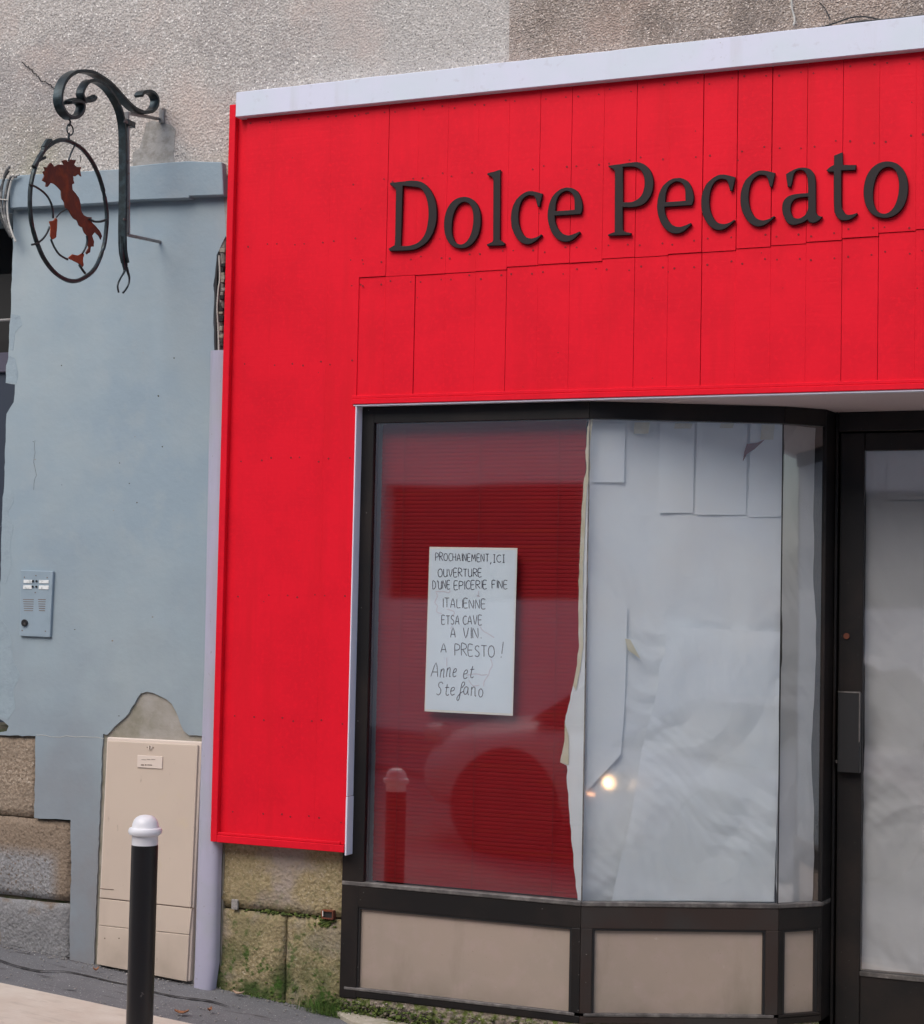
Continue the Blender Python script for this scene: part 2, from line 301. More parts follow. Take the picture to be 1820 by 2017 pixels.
M['wood'] = mat('grey_splintered_conduit', (0.26, 0.24, 0.22), 0.9, var=[(45, (0.05, 0.045, 0.04), 0.45, 0.58, 4, (1, 1, 0.5))], bump=[('n', 60, 0.9, 0.01)])
M['room'] = mat('dim_room_plaster', (0.10, 0.095, 0.09), 0.9)
M['glass'] = glassmat('shop_glass', 0.255)
M['opp'] = mat('pale_opposite_render', (0.86, 0.83, 0.81), 0.9, var=[(0.6, (0.80, 0.76, 0.76), 0.4, 0.7)], bump=[('n', 60, 0.3, 0.005)])
M['oppwin'] = mat('dark_opposite_window', (0.012, 0.012, 0.014), 0.6, spec=0.1)
M['car'] = mat('silver_car_paint', (0.44, 0.44, 0.45), 0.45, 0.1)
M['carglass'] = mat('dark_car_glass', (0.015, 0.016, 0.018), 0.08)
M['tyre'] = mat('tyre_rubber', (0.02, 0.02, 0.02), 0.8)
M['lit'] = emis('lit_headlamp', (1.0, 0.60, 0.28), 45)
_n = M['lit'].node_tree; _tc = _n.nodes.new('ShaderNodeTexCoord'); _mp = _n.nodes.new('ShaderNodeMapping'); _mp.inputs['Location'].default_value = (0, -0.5, -0.5); _mp.inputs['Scale'].default_value = (0, 1, 1)
_vl = _n.nodes.new('ShaderNodeVectorMath'); _vl.operation = 'LENGTH'; _mr = _n.nodes.new('ShaderNodeMapRange'); _mr.inputs[1].default_value = 0.52; _mr.inputs[2].default_value = 0.08; _mr.inputs[3].default_value = 0.0; _mr.inputs[4].default_value = 1.0
_pw = _n.nodes.new('ShaderNodeMath'); _pw.operation = 'POWER'; _pw.inputs[1].default_value = 2.0; _ml = _n.nodes.new('ShaderNodeMath'); _ml.operation = 'MULTIPLY'; _ml.inputs[1].default_value = 26
_n.links.new(_tc.outputs['Generated'], _mp.inputs[0]); _n.links.new(_mp.outputs[0], _vl.inputs[0]); _n.links.new(_vl.outputs['Value'], _mr.inputs[0]); _n.links.new(_mr.outputs[0], _pw.inputs[0]); _n.links.new(_pw.outputs[0], _ml.inputs[0])
_n.links.new(_ml.outputs[0], [q for q in _n.nodes if q.type == 'EMISSION'][0].inputs[1])
M['orange'] = emis('lit_side_lamp', (1.0, 0.45, 0.2), 9)
M['headoff'] = mat('clear_headlamp', (0.5, 0.5, 0.5), 0.15)

# ================================================================ GROUND
def sheet(name, x0, x1, y0, y1, dz, mt, nx=40, ny=6, thick=0.0, wob=0.0):
    bm = bmesh.new(); g = []
    for i in range(nx+1):
        x = x0+(x1-x0)*i/nx; row = []
        for j in range(ny+1):
            y = y0+(y1-y0)*j/ny
            z = gz(x)+dz+(wob*noise.noise(Vector((x*2.3, y*3, 0))) if wob else 0)
            row.append(bm.verts.new((x, y, z)))
        g.append(row)
    for i in range(nx):
        for j in range(ny): bm.faces.new((g[i][j], g[i+1][j], g[i+1][j+1], g[i][j+1]))
    if thick:
        r = bmesh.ops.extrude_face_region(bm, geom=list(bm.faces))
        bmesh.ops.translate(bm, vec=(0, 0, -thick), verts=[v for v in r['geom'] if isinstance(v, bmesh.types.BMVert)])
    bmesh.ops.recalc_face_normals(bm, faces=bm.faces)
    me = bpy.data.meshes.new(name); bm.to_mesh(me); bm.free()
    if not thick:
        pass
    o = link(name, me, mt); tag(o, kind='structure'); return o
sheet('ground', -300, 300, -300, 300, -0.9, M['asph'], 20, 20)
sheet('pavement', -12, 7, -0.528, 0.9, 0.0, M['asph'], 120, 12, 0.12, 0.006)
pv = sheet('pale_pavement', -12, 7, -1.40, -0.532, 0.012, M['pave'], 60, 4, 0.12, 0.003)
kb = bpy.data.objects.new('kerb', None)
C.objects.link(kb); tag(kb, kind='structure')
for i in range(19):
    m = MB(); xa = -12+i; xb = xa+0.994
    m.hexa([(xa, -1.56, gz(xa)-0.2), (xb, -1.56, gz(xb)-0.2), (xb, -1.404, gz(xb)-0.2), (xa, -1.404, gz(xa)-0.2),
            (xa, -1.56, gz(xa)+0.012), (xb, -1.56, gz(xb)+0.012), (xb, -1.404, gz(xb)+0.014), (xa, -1.404, gz(xa)+0.014)])
    m.obj('kerbstone', M['kerb'], kb, bevel=0.012, seg=2)
sheet('road', -40, 40, -7.3, -1.56, -0.05, M['asph'], 60, 10)
sheet('far_pavement', -40, 40, -10.1, -7.3, 0.0, M['asph'], 40, 3, 0.12)

# ================================================================ BUILDING WALL
W = thing('building', (-4, 0, 0), 'old grey rendered building with blue grey painted ground floor wall beside the red shopfront', 'building')
# upper render fields
zs = 3.20
def wallpoly(name, pts, y0, th, mt):
    m = MB(); m.prism([(p.x, y0, p.z) for p in pts], (0, th, 0)); return m.obj(name, mt, W)
xA, xB = P(640, 100).x, P(1003, 60).x
def vx(x, z): return Vector((x, 0, z))
def rag(xc, z0, z1, n=10, a=0.02):
    return [vx(xc+random.uniform(-a, a), z0+(z1-z0)*i/n) for i in range(n+1)]
eA = rag(xA, 3.36, 8.0, 70, 0.06); eB = rag(xB, 3.36, 8.0, 24, 0.006)
wallpoly('roughcast_render', [vx(-12, 3.36)]+eA+[vx(-12, 8.0)], -0.012, 0.3, M['rough'])
wallpoly('smooth_render', eA[::-1]+eB, -0.0115, 0.3, M['rough2'])
wallpoly('brown_render', eB[::-1]+[vx(5, 3.36), vx(5, 8.0)], -0.012, 0.3, M['rough3'])
# painted lower wall, traced outline
zL = Zm(0, 700, 2.8815); zh = Zm(430, 460, 6.3); zp = Zm(180, 1440, 6.304)
left = [(24, 330), (26, 438), (25, 500), (22.5, 560), (22, 600), (20.5, 628), (18.5, 640), (18, 674), (16.5, 708), (12, 720), (11, 754), (29.5, 757), (29, 775), (27, 792), (20, 803), (13, 815), (10, 880), (8, 960), (5, 980), (3.5, 1040), (2, 1090), (0, 1171), (-6, 1250), (-8, 1412), (6, 1420), (17, 1430), (13, 1440), (-40, 1446)]
right = [(462, 316), (458, 460)]+[zh(a, b) for a, b in ((320, 190), (285, 260), (240, 350), (205, 430), (170, 500), (185, 600), (160, 700), (145, 800), (128, 900), (152, 1050), (135, 1180), (130, 1300), (138, 1500), (140, 1740))]+[(437, 705), (425, 1664), (412, 1972)]
patch = [(1570, 800), (1560, 720), (1380, 710), (1310, 650), (1285, 600), (1260, 540), (1210, 400), (1150, 290), (1080, 230), (1000, 190), (900, 145), (820, 130), (740, 150), (700, 200), (655, 290), (620, 330), (575, 420), (520, 480), (450, 540), (380, 600), (285, 705), (235, 690)]
outl = left[::-1][:0]
poly = right + [(386, 1972)] + [zp(a, b) for a, b in patch] + [(184, 1925), (137, 1915), (138, 1800), (140.5, 1700), (139, 1615), (100, 1613), (67, 1611), (69, 1520), (70, 1450)] + left[::-1]
_pp = [P(*q) for q in poly]; _rp = []
for i, a in enumerate(_pp):
    b = _pp[(i+1) % len(_pp)]; n_ = max(1, int((b-a).length/0.022)) if (b-a).length < 1.2 else 1; _rp.append(a)
    for k in range(1, n_): _rp.append(a.lerp(b, k/n_)+Vector((random.uniform(-1, 1)*0.0022, 0, random.uniform(-1, 1)*0.0022)))
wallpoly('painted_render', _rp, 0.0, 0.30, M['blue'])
_later = []
def crackpath_later(*a): _later.append(a)
M['lump'] = mat('lumpy_patched_paint', (0.285, 0.36, 0.405), 0.8, var=[(18, (0.26, 0.33, 0.375), 0.48, 0.66, 5)], bump=[('n', 28, 0.4, 0.01), ('n', 90, 0.3, 0.004)])
for base in ([(22, 618), (40, 622), (44, 640), (30, 655), (26, 690), (19.5, 690), (18.7, 650)], [(5.5, 978), (24, 965), (28, 985), (16, 1010), (27, 1035), (20, 1075), (24, 1110), (12, 1150), (1.5, 1150), (3, 1060)],
             [(-3, 1215), (14, 1235), (22, 1262), (26, 1300), (40, 1330), (26, 1360), (30, 1395), (16, 1417), (-6, 1411), (-6, 1300)], [(17.5, 700), (30, 706), (36, 735), (33, 755), (11.6, 753), (13, 722)]):
    wallpoly('lumpy_patch', [P(*q) for q in base], -0.0007, 0.003, M['lump'])
for (a, b) in ((280, 695), (310, 780), (340, 705), (262, 860), (235, 912), (258, 952), (118, 955), (272, 990), (225, 1005), (300, 1215), (218, 1262), (235, 1410), (70, 905), (66, 870), (318, 880), (150, 1240), (120, 720)):
    q = P(a+random.uniform(-4, 4), b, -0.0004); r = random.uniform(0.002, 0.0045)
    m = MB(); m.prism([(q.x+r*random.uniform(.6, 1.4)*math.cos(t), -0.0006, q.z+r*random.uniform(.5, 1.1)*math.sin(t)) for t in [k*math.pi/3.5 for k in range(7)]], (0, 0.0012, 0)); m.obj('chip', M['mortar'] if random.random() < 0.3 else M['core'], W)
crackpath_later([(70, 868), (67, 900), (71, 935), (66, 965)], 0.0007, 'crack', M['core'], W, -0.0002)
M['unpaint'] = mat('unpainted_grey_render', (0.33, 0.325, 0.31), 0.9, var=[(30, (0.25, 0.24, 0.22), 0.45, 0.65)], bump=[('n', 50, 0.6, 0.006)])
wallpoly('bare_render_strip', [P(*q) for q in ((443, 330), (470, 326), (470, 470), (446, 468), (444, 430), (441, 392))], -0.0035, 0.006, M['unpaint'])
wallpoly('repair_patch', [P(a, b, -0.013) for a, b in ((288, 243), (300, 238), (338, 246), (346, 256), (342, 300), (344, 321), (262, 327), (262, 300), (275, 292), (284, 262))], -0.0145, 0.006, M['unpaint'])
crackpath_later([(72, 1447), (110, 1451), (150, 1450), (205, 1455)], 0.0011, 'crack', M['cablep'], W, -0.0002)
# bare mortar behind the gap over the cabinet, masonry core
m = MB(); m.box(-4.40, -3.70, 0.009, 0.3, gz(-4)-0.2, 1.4); m.obj('mortar_patch', M['mortar'], W)
m = MB(); m.box(-3.72, -3.16, 0.035, 0.3, -0.4, 3.2); m.box(-6.2, -4.42, 0.035, 0.3, -0.4, 1.02); m.obj('masonry_core', M['core'], W)
m = MB(); m.box(-3.84, -3.70, 0.07, 0.29, 1.8, 3.0); m.obj('cable_chase', M['dark'], W)
# ledge
zz1 = Zm(0, 0, 2.8815)
led = [(19, 346), (120, 340), (236, 333), (259, 327), (330, 320), (366, 317.5), (437, 319), (440, 384), (372, 386), (372, 390), (259, 394), (233, 398), (120, 405), (19, 410)]
m = MB(); m.prism([(P(a, b, -0.045).x, -0.045, P(a, b, -0.045).z) for a, b in led], (0, 0.044, 0)); m.obj('ledge', M['ledge'], W, bevel=0.003)
m = MB(); q = [P(a, b, -0.04) for a, b in ((-300, 368), (15, 352), (15, 418), (-300, 438))]
m.prism([(p.x, -0.04, p.z) for p in q], (0, 0.3, 0)); o = m.obj('ledge', M['ledge'], W, bevel=0.003)
# stones
def stoneblock(x0, x1, z0, z1, y, mt, name='stone', parent=W, nx=16, nz=10, zl=None, amp=0.006):
    """rough faced block; zl(x) gives bottom edge"""
    bm = bmesh.new(); g = []
    for i in range(nx+1):
        row = []
        for j in range(nz+1):
            u, v = i/nx, j/nz
            x = x0+(x1-x0)*u; zb = zl(x) if zl else z0; z = zb+(z1-zb)*v
            ex = min(u, 1-u)*(x1-x0); ez = min(v, 1-v)*(z1-zb)
            rd = 0.007*(max(0, 1-ex/0.015)**2+max(0, 1-ez/0.015)**2)
            n_ = noise.noise(Vector((x*9, 3.1, z*9)))*amp+noise.noise(Vector((x*40, 7, z*40)))*amp*0.5
            jx = noise.noise(Vector((z*11, x0*5, 1)))*0.005 if i in (0, nx) else 0
            jz = noise.noise(Vector((x*11, z1*5, 2)))*0.005 if j in (0, nz) else 0
            row.append(bm.verts.new((x+jx, y-n_+rd, z+jz)))
        g.append(row)
    for i in range(nx):
        for j in range(nz): f = bm.faces.new((g[i][j], g[i+1][j], g[i+1][j+1], g[i][j+1])); f.smooth = True
    be = [e for e in bm.edges if len(e.link_faces) == 1]
    r = bmesh.ops.extrude_edge_only(bm, edges=be)
    for v in r['geom']:
        if isinstance(v, bmesh.types.BMVert): v.co.y = y+0.05
    me = bpy.data.meshes.new(name); bm.to_mesh(me); bm.free(); return link(name, me, mt, parent)
def xw(px, py): return P(px, py).x
def zw(px, py): return P(px, py).z
stoneblock(-5.15, xw(69, 1520), zw(40, 1609), zw(40, 1448), 0.012, M['stoneL'])
stoneblock(-5.15, xw(139, 1700), zw(70, 1770), zw(60, 1613), 0.014, M['stoneB'])
stoneblock(-5.15, xw(137.5, 1800), 0, zw(70, 1777), 0.012, M['stoneG'], zl=lambda x: gz(x)-0.03)
zs5 = Zm(400, 1740, 4.78)
xl = P(*zs5(290, 1000)).x-0.02; xr = P(*zs5(1540, 900)).x+0.008; xm = P(*zs5(945, 1300)).x
zj = P(*zs5(900, 905)).z
stoneblock(xl, xr, zj+0.004, 0.66, 0.012, M['stoneR'], nx=22, amp=0.008)
stoneblock(xl, xm-0.004, 0, zj-0.004, 0.010, M['stoneR'], nx=14, nz=14, zl=lambda x: gz(x)-0.03, amp=0.008)
stoneblock(xm+0.004, xr, 0, zj-0.006, 0.016, M['stoneR'], nx=14, nz=14, zl=lambda x: gz(x)-0.03, amp=0.008)
# left jamb return stones/doorway reveal: the wall thickness shows by itself; far jamb of the doorway
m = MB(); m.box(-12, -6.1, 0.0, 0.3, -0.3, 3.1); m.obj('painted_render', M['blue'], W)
m = MB(); m.box(-12, 5, 0.3, 0.42, -0.6, 8.0); 
# crack in the roughcast as a thin groove of dark filler
def crackpath(pts, wd=0.002, name='crack', mt=None, parent=W, y=-0.0195):
    m = MB(); pp = [P(a, b, y) for a, b in pts]
    pp2 = []
    for i in range(len(pp)-1):
        for k in range(4):
            q = pp[i].lerp(pp[i+1], k/4); q = q+Vector((random.uniform(-1, 1)*0.004, 0, random.uniform(-1, 1)*0.004)); pp2.append(q)
    pp2.append(pp[-1]); m.tube(pp2, wd, 4); return m.obj(name, mt or M['dark'], parent)
for _a in _later: crackpath(*_a)
zk = Zm(20, 130, 5.0556)
crackpath([zk(130, 0), zk(190, 50), zk(240, 90), zk(290, 150), zk(340, 200), zk(400, 230), zk(450, 260), zk(500, 310)], 0.0022)
# pale wire running up on the right of the brown render
zt = Zm(1060, 0, 2.043)
w1 = thing('wire', P(1560, 30), 'thin beige wire running down the brown render above the white capping', 'wire')
m = MB(); m.tube(smoothpath([P(*zt(1243, -60), -0.022), P(*zt(1248, 0), -0.022), P(*zt(1252, 40), -0.022), P(*zt(1262, 80), -0.022), P(*zt(1258, 108), -0.03)]), 0.0035, 6); m.obj('strand', M['cablep'], w1, smooth=True)
m = MB(); m.tube(smoothpath([P(*zt(1370, 10), -0.02), P(*zt(1395, 40), -0.02), P(*zt(1415, 80), -0.02)]), 0.002, 5); m.obj('strand', M['cablek'], w1)

# rest of the building: back mass
m = MB(); m.box(-12, 5, 0.75, 1.0, 3.0, 8.0); m.box(-12, -3.3, 1.0, 1.2, -0.6, 3.0); m.obj('back_wall', M['room'], W)
m = MB(); m.box(-12, 5, -0.012, 0.9, 8.0, 8.15); m.obj('roof', M['mortar'], W)

m = MB(); m.box(1.60, 5, 0.0, 0.74, -0.9, 3.36); m.obj('painted_render', M['unpaint'], W)
# ---------------------------------------------------------------- side entrance at left edge
D1 = thing('entrance_door', (-5.5, 0.2, gz(-5.5)), 'dark blue entrance door in the recess at the far left of the painted wall', 'door')
yd = 0.16
pt = P(10, 694, yd)
m = MB(); m.box(-6.1, -4.66, yd, yd+0.05, pt.z-0.09, pt.z); m.box(-4.80, -4.66, yd, yd+0.05, gz(-5), pt.z-0.09); m.box(-6.1, -5.98, yd, yd+0.05, gz(-5.5), pt.z-0.09)
m.obj('frame', M['navy2'], D1, bevel=0.004)
m = MB(); m.box(-5.98, -4.80, yd+0.02, yd+0.06, gz(-4.8), pt.z-0.09); m.obj('door_leaf', M['navy'], D1)
for zz in (0.25, 1.15):
    m = MB(); m.box(-5.8, -4.95, yd+0.008, yd+0.02, zz, zz+0.75); m.obj('panel', M['navy'], D1, bevel=0.006)
m = MB(); m.box(-6.1, -4.66, yd+0.04, yd+0.06, pt.z, 3.05); m.obj('transom', M['dark'], D1)
pr = P(0, 632, 0.05)
m = MB(); m.tube([(-6.1, 0.05, pr.z), (P(20, 631, 0.05).x+0.03, 0.05, pr.z+0.002)], 0.007, 8); m.obj('bar', M['steel'], D1, smooth=True)
# chip hollows along the jamb
# cables at the left
CB = thing('cable_bundle', P(10, 400), 'bundle of grey and pale cables bending down beside the ledge at far left', 'cables')
z0 = Zm(0, 0, 2.8815)
for pts, r, mt in (([(118, 1062), (95, 1070), (70, 1100), (52, 1180), (45, 1260), (52, 1340), (75, 1420), (95, 1470)], 0.0045, M['cablep']),
                   ([(60, 1015), (40, 1040), (22, 1090), (8, 1170), (8, 1260), (30, 1350), (70, 1430)], 0.006, M['cable']),
                   ([(100, 1075), (66, 1080), (45, 1130), (30, 1210), (28, 1290), (50, 1380), (78, 1450)], 0.006, M['cable']),
                   ([(55, 1040), (30, 1080), (-4, 1180), (-6, 1280), (20, 1360), (64, 1440)], 0.005, M['cablek'])):
    m = MB(); m.tube(smoothpath([P(*z0(a, b), -0.062) for a, b in pts]), r, 7); m.obj('cable', mt, CB, smooth=True)
m = MB(); a = P(*z0(-10, 1213), -0.072); b = P(*z0(50, 1216), -0.072); m.tube([a, b], 0.003, 6); m.obj('cable_tie', M['cablep'], CB)

# ---------------------------------------------------------------- lilac downpipe cover and conduits in the chase
PC = thing('pipe_cover', (-3.8, 0, 0), 'lilac grey half round metal cable cover between the beige cabinet and the red panel', 'pipe cover')
def halfpipe(xs, zlist, rad, dep, n=10):
    m = MB(); vs = []; fs = []
    for (x0_, x1_, z) in zlist:
        c = (x0_+x1_)/2; r = (x1_-x0_)/2
        for k in range(n+1):
            an = math.pi*k/n
            sx = -math.cos(an); sy = math.sin(an)
            vs.append((c+r*math.copysign(abs(sx)**0.75, sx), -dep*abs(sy)**0.6, z))
    L_ = len(zlist)
    for i in range(L_-1):
        for k in range(n): fs.append((i*(n+1)+k, i*(n+1)+k+1, (i+1)*(n+1)+k+1, (i+1)*(n+1)+k))
    fs.append(tuple(range((L_-1)*(n+1), L_*(n+1)))); m.add(vs, fs); return m
yp = -0.02
def px2(py, a, b): return (P(a, py, yp).x, P(b, py, yp).x, P(a, py, yp).z)
zl_ = [px2(1948, 382, 420), px2(1890, 384, 428), px2(1700, 389.6, 432), px2(1500, 396, 440), px2(1300, 403, 446), px2(1100, 407, 449), px2(900, 411, 452), px2(692, 415, 455)]
halfpipe(None, zl_, 0, 0.045).obj('cover', M['pipe'], PC, smooth=True)
m = MB(); m.tube(smoothpath([P(*zh(300, 200), 0.02), P(*zh(270, 380), 0.02), P(*zh(250, 600), 0.02), P(*zh(240, 1000), 0.02), P(*zh(235, 1400), 0.02), P(*zh(225, 1900), 0.02)]), 0.017, 10)
cdt = thing('conduit', P(432, 600), 'ribbed grey conduit and thin cables in the broken plaster beside the red panel', 'conduit')
m.obj('duct', M['wood'], cdt, smooth=True)
for k in range(26):
    t = k/25; q = P(*zh(262-30*t+random.uniform(-8, 8), 380+1300*t), 0.006)
    if random.random() < 0.7:
        m = MB(); m.box(q.x-random.uniform(0.006, 0.016), q.x+random.uniform(0.006, 0.016), 0.0, 0.012, q.z-random.uniform(.004, .012), q.z+random.uniform(.004, .010))
        m.obj('splinter', random.choice([M['dark'], M['wood'], M['mortar']]), cdt, bevel=0.002)
m = MB(); m.tube(smoothpath([P(*zh(205, 500), -0.002), P(*zh(215, 800), -0.002), P(*zh(195, 950), -0.004), P(*zh(180, 1200), -0.004), P(*zh(190, 1400), 0.0), P(*zh(205, 1800), 0.0)]), 0.0035, 6); m.obj('cable', M['cablep'], cdt, smooth=True)
m = MB(); m.tube(smoothpath([P(*zh(200, 480), 0.0), P(*zh(175, 700), 0.0), P(*zh(160, 1000), 0.0), P(*zh(160, 1800), 0.0)]), 0.006, 6); m.obj('cable', M['cablek'], cdt, smooth=True)

# ================================================================ RED SHOPFRONT CLADDING
SF = thing('shopfront_cladding', (-3.4, -0.05, 0.6), 'bright red painted board fascia and side pier of the closed shop', 'shopfront')
YF = -0.05
ztop = P(1062, 172, YF).z+0.05
zbot = P(1820, 767, YF).z                     # underside of fascia
colb = P(540, 1667, YF).z
xL0, xL1 = P(455, 208, YF).x, P(417, 1658, YF).x
xR = P(688, 1300, YF).x+0.002
XEND = 1.70
m = MB(); m.box(-3.70, xR-0.004, YF+0.014, -0.002, colb+0.004, ztop-0.02); m.box(xR-0.004, XEND, YF+0.014, 0.70, zbot+0.012, ztop-0.02); m.obj('backing_panel', M['red'], SF)
pitch_b = 0.1290
joints = [-3.13+pitch_b*k for k in range(-4, 40)]
joints = [x for x in joints if x < XEND]
strongU = {705: 1, 762: 1, 1062: 1, 1125: 1, 1252: 1, 1384: 2, 1452: 2, 1520: 2, 1589: 1, 1660: 1}
strongL = {700: 1, 757: 1, 815: 1, 997: 1, 1250: 1, 1384: 2, 1660: 1, 1732: 1}
def strength(x, z, tab):
    for px, s_ in tab.items():
        if abs(P(px, 400 if tab is strongU else 650, YF).x-x) < 0.03: return s_
    return 0
stepD = [(705, 547), (760, 545), (822, 542), (880, 538.5), (940, 534.5), (1000, 526), (1062, 521.5), (1125, 518), (1187, 510), (1252, 507), (1318, 500.5), (1384, 497), (1452, 490), (1520, 484), (1589, 477), (1660, 469.5), (1733, 459), (1805, 452)]
def stepz(x):
    best = min(stepD, key=lambda s_: abs(P(s_[0], s_[1], YF).x-x)); return P(best[0], best[1], YF).z
gapw = {0: 0.0001, 1: 0.0016, 2: 0.0028}
boards_all = []
ztopb = ztop-0.01
def board(xa, xb, za, zb, off):
    m = MB(); m.box(xa, xb, YF+off, YF+0.014+0.001, za, zb); m.obj('board', M['red'], SF, bevel=0 if xb < -3.13 else 0.0005)
    boards_all.append((xa, xb, za, zb, off))
# pier boards (full height)
prev = P(470, 900, YF).x-0.004
pj = [x for x in joints if x < -3.14]
for x in pj+[xR]:
    if x-prev < 0.03: continue
    g = 0.00005
    board(prev+g, x-g, colb+0.03, ztopb, random.uniform(0, 0.0004)); prev = x
# boards over the window
xs = [xR]+[x for x in joints if x > -3.14]+[XEND]
for i in range(len(xs)-1):
    a, b = xs[i], xs[i+1]
    if i == 0:
        board(a+0.0005, b-0.0012, zbot+0.03, ztopb, 0.0005); continue
    zs_ = stepz((a+0.02))
    gu0, gu1 = gapw[strength(a, 0, strongU)], gapw[strength(b, 0, strongU)]
    gl0, gl1 = gapw[strength(a, 0, strongL)], gapw[strength(b, 0, strongL)]
    ou = random.uniform(0.0, 0.0009) if gu0 < 0.001 else random.uniform(-0.0008, 0.0014); ol = random.uniform(0.0035, 0.005)
    if i == 2: ou = ol = 0.001
    board(a+gu0/2, b-gu1/2, zs_+0.0008, ztopb, ou)
    board(a+gl0/2, b-gl1/2, zbot+0.03, zs_-0.0008, ol)
# nails
m = MB()
rowsz = [P(1062, 194, YF).z, P(1062, 330, YF).z, P(992, 498, YF).z, P(1025, 541, YF).z, P(1500, 762, YF).z]
pierz = [P(600, 235, YF).z, P(600, 480, YF).z, P(600, 715, YF).z, P(600, 905, YF).z, P(600, 1175, YF).z, P(600, 1420, YF).z, P(600, 1610, YF).z]
for (xa, xb, za, zb, off) in boards_all:
    for z in (pierz if xa < -3.2 else rowsz):
        if za+0.01 < z < zb-0.005:
            for x in (xa+0.022, xb-0.022):
                if random.random() < 0.93: m.disc((x+random.uniform(-.006, .006), YF+off-0.0002, z+random.uniform(-.010, .010)), random.uniform(0.0028, 0.0042), 0.0014, 6)
for k in range(60):
    xa, xb, za, zb, off = random.choice(boards_all)
    m.disc((random.uniform(xa, xb), YF+off-0.0002, random.uniform(za, zb)), random.uniform(0.0014, 0.0024), 0.001, 6)
o = m.obj('nail_head', M['nail'], SF); o['kind'] = 'stuff'
# trims
m = MB()
m.hexa([(xL1, YF-0.012, colb), (xL1+0.030, YF-0.012, colb), (xL1+0.030, -0.002, colb), (xL1, -0.002, colb),
        (xL0, YF-0.012, P(455, 208, YF).z), (xL0+0.030, YF-0.012, P(455, 208, YF).z), (xL0+0.030, -0.002, P(455, 208, YF).z), (xL0, -0.002, P(455, 208, YF).z)])
m.obj('corner_trim', M['red'], SF, bevel=0.002)
m = MB(); m.box(xL1+0.0305, xR+0.0, YF-0.012, 0.0-0.003, colb-0.001, colb+0.028); m.box(xL1+0.0305, xR-0.02, YF-0.008, YF, colb+0.0285, colb+0.040); m.obj('bottom_trim', M['red'], SF, bevel=0.002)
m = MB(); m.box(xR-0.014, XEND, YF-0.012, YF+0.02, zbot, zbot+0.022); m.box(xR-0.014, XEND, YF-0.008, YF, zbot+0.0225, zbot+0.036); m.obj('bottom_trim', M['red'], SF, bevel=0.002)
# white return beside the window + thin white line under the fascia
zmid = P(680, 1567, -0.02).z
m = MB(); m.box(xR+0.0005, xR+0.006, YF-0.004, 0.03, zmid+0.001, zbot+0.0); m.obj('edge_strip', M['white'], SF, bevel=0.001)
m = MB(); m.box(xR+0.0005, xR+0.008, YF-0.006, 0.028, colb-0.012, zmid-0.001); m.obj('edge_strip', M['white'], SF, bevel=0.001)
m = MB(); m.box(xR-0.008, XEND, YF-0.006, YF+0.03, zbot-0.006, zbot-0.0005); m.obj('edge_strip', M['white'], SF)
# soffit
m = MB(); m.box(xR+0.008, XEND, YF+0.031, 0.72, zbot-0.004, zbot+0.010); m.obj('soffit', M['soffit'], SF)
# white capping board
cTL, cBL, cBR, cTR = P(465, 182, -0.085), P(467, 230, -0.085), P(1820, 95, -0.085), P(1820, 30, -0.085)
kz = (cTR.z-cTL.z)/(cTR.x-cTL.x); kb2 = (cBR.z-cBL.z)/(cBR.x-cBL.x)
ztR, zbR = cTL.z+kz*(XEND-cTL.x), cBL.z+kb2*(XEND-cBL.x)
m = MB()
n = 60; vs = []
for i in range(n+1):
    x = cTL.x+(XEND-cTL.x)*i/n; zt_ = cTL.z+kz*(x-cTL.x)+noise.noise(Vector((x*6, 0, 0)))*0.003; zb_ = cBL.z+kb2*(x-cBL.x)
    vs += [(x, -0.085, zb_), (x, -0.013, zb_), (x, -0.013, zt_+0.012), (x, -0.085, zt_)]
fs = []
for i in range(n):
    for k in range(4): fs.append((i*4+k, i*4+(k+1) % 4, (i+1)*4+(k+1) % 4, (i+1)*4+k))
fs += [(3, 2, 1, 0), tuple(n*4+k for k in range(4))]
m.add(vs, fs); o = m.obj('capping', M['capping'], SF, bevel=0.002); o['label'] = 'pale lilac white capping board along the top'
# dark cable lying on the capping
dc = thing('roof_cable', P(1400, 80), 'dark cable lying along the top of the white capping board', 'cable')
cp = [(930, 131), (1060, 122), (1150, 111.5), (1280, 100), (1395, 85), (1480, 77.5), (1580, 66), (1640, 56), (1687, 46), (1750, 41), (1850, 30)]
m = MB(); m.tube(smoothpath([P(a, b-1, -0.06) for a, b in cp]), 0, 7, rr=None) if False else None
pts = smoothpath([P(a, b-0.5, -0.06) for a, b in cp]); rr = [0.003+0.005*min(1, i/len(pts)*1.6) for i in range(len(pts))]
m = MB(); m.tube(pts, 0, 7, rr=rr); m.obj('cable', M['cablek'], dc, smooth=True)
pts = smoothpath([P(a, b, -0.05) for a, b in ((1240, 103), (1400, 83), (1600, 57), (1687, 33), (1760, 41), (1850, 26))])
m = MB(); m.tube(pts, 0.0028, 6); m.obj('cable', M['cablek'], dc, smooth=True)

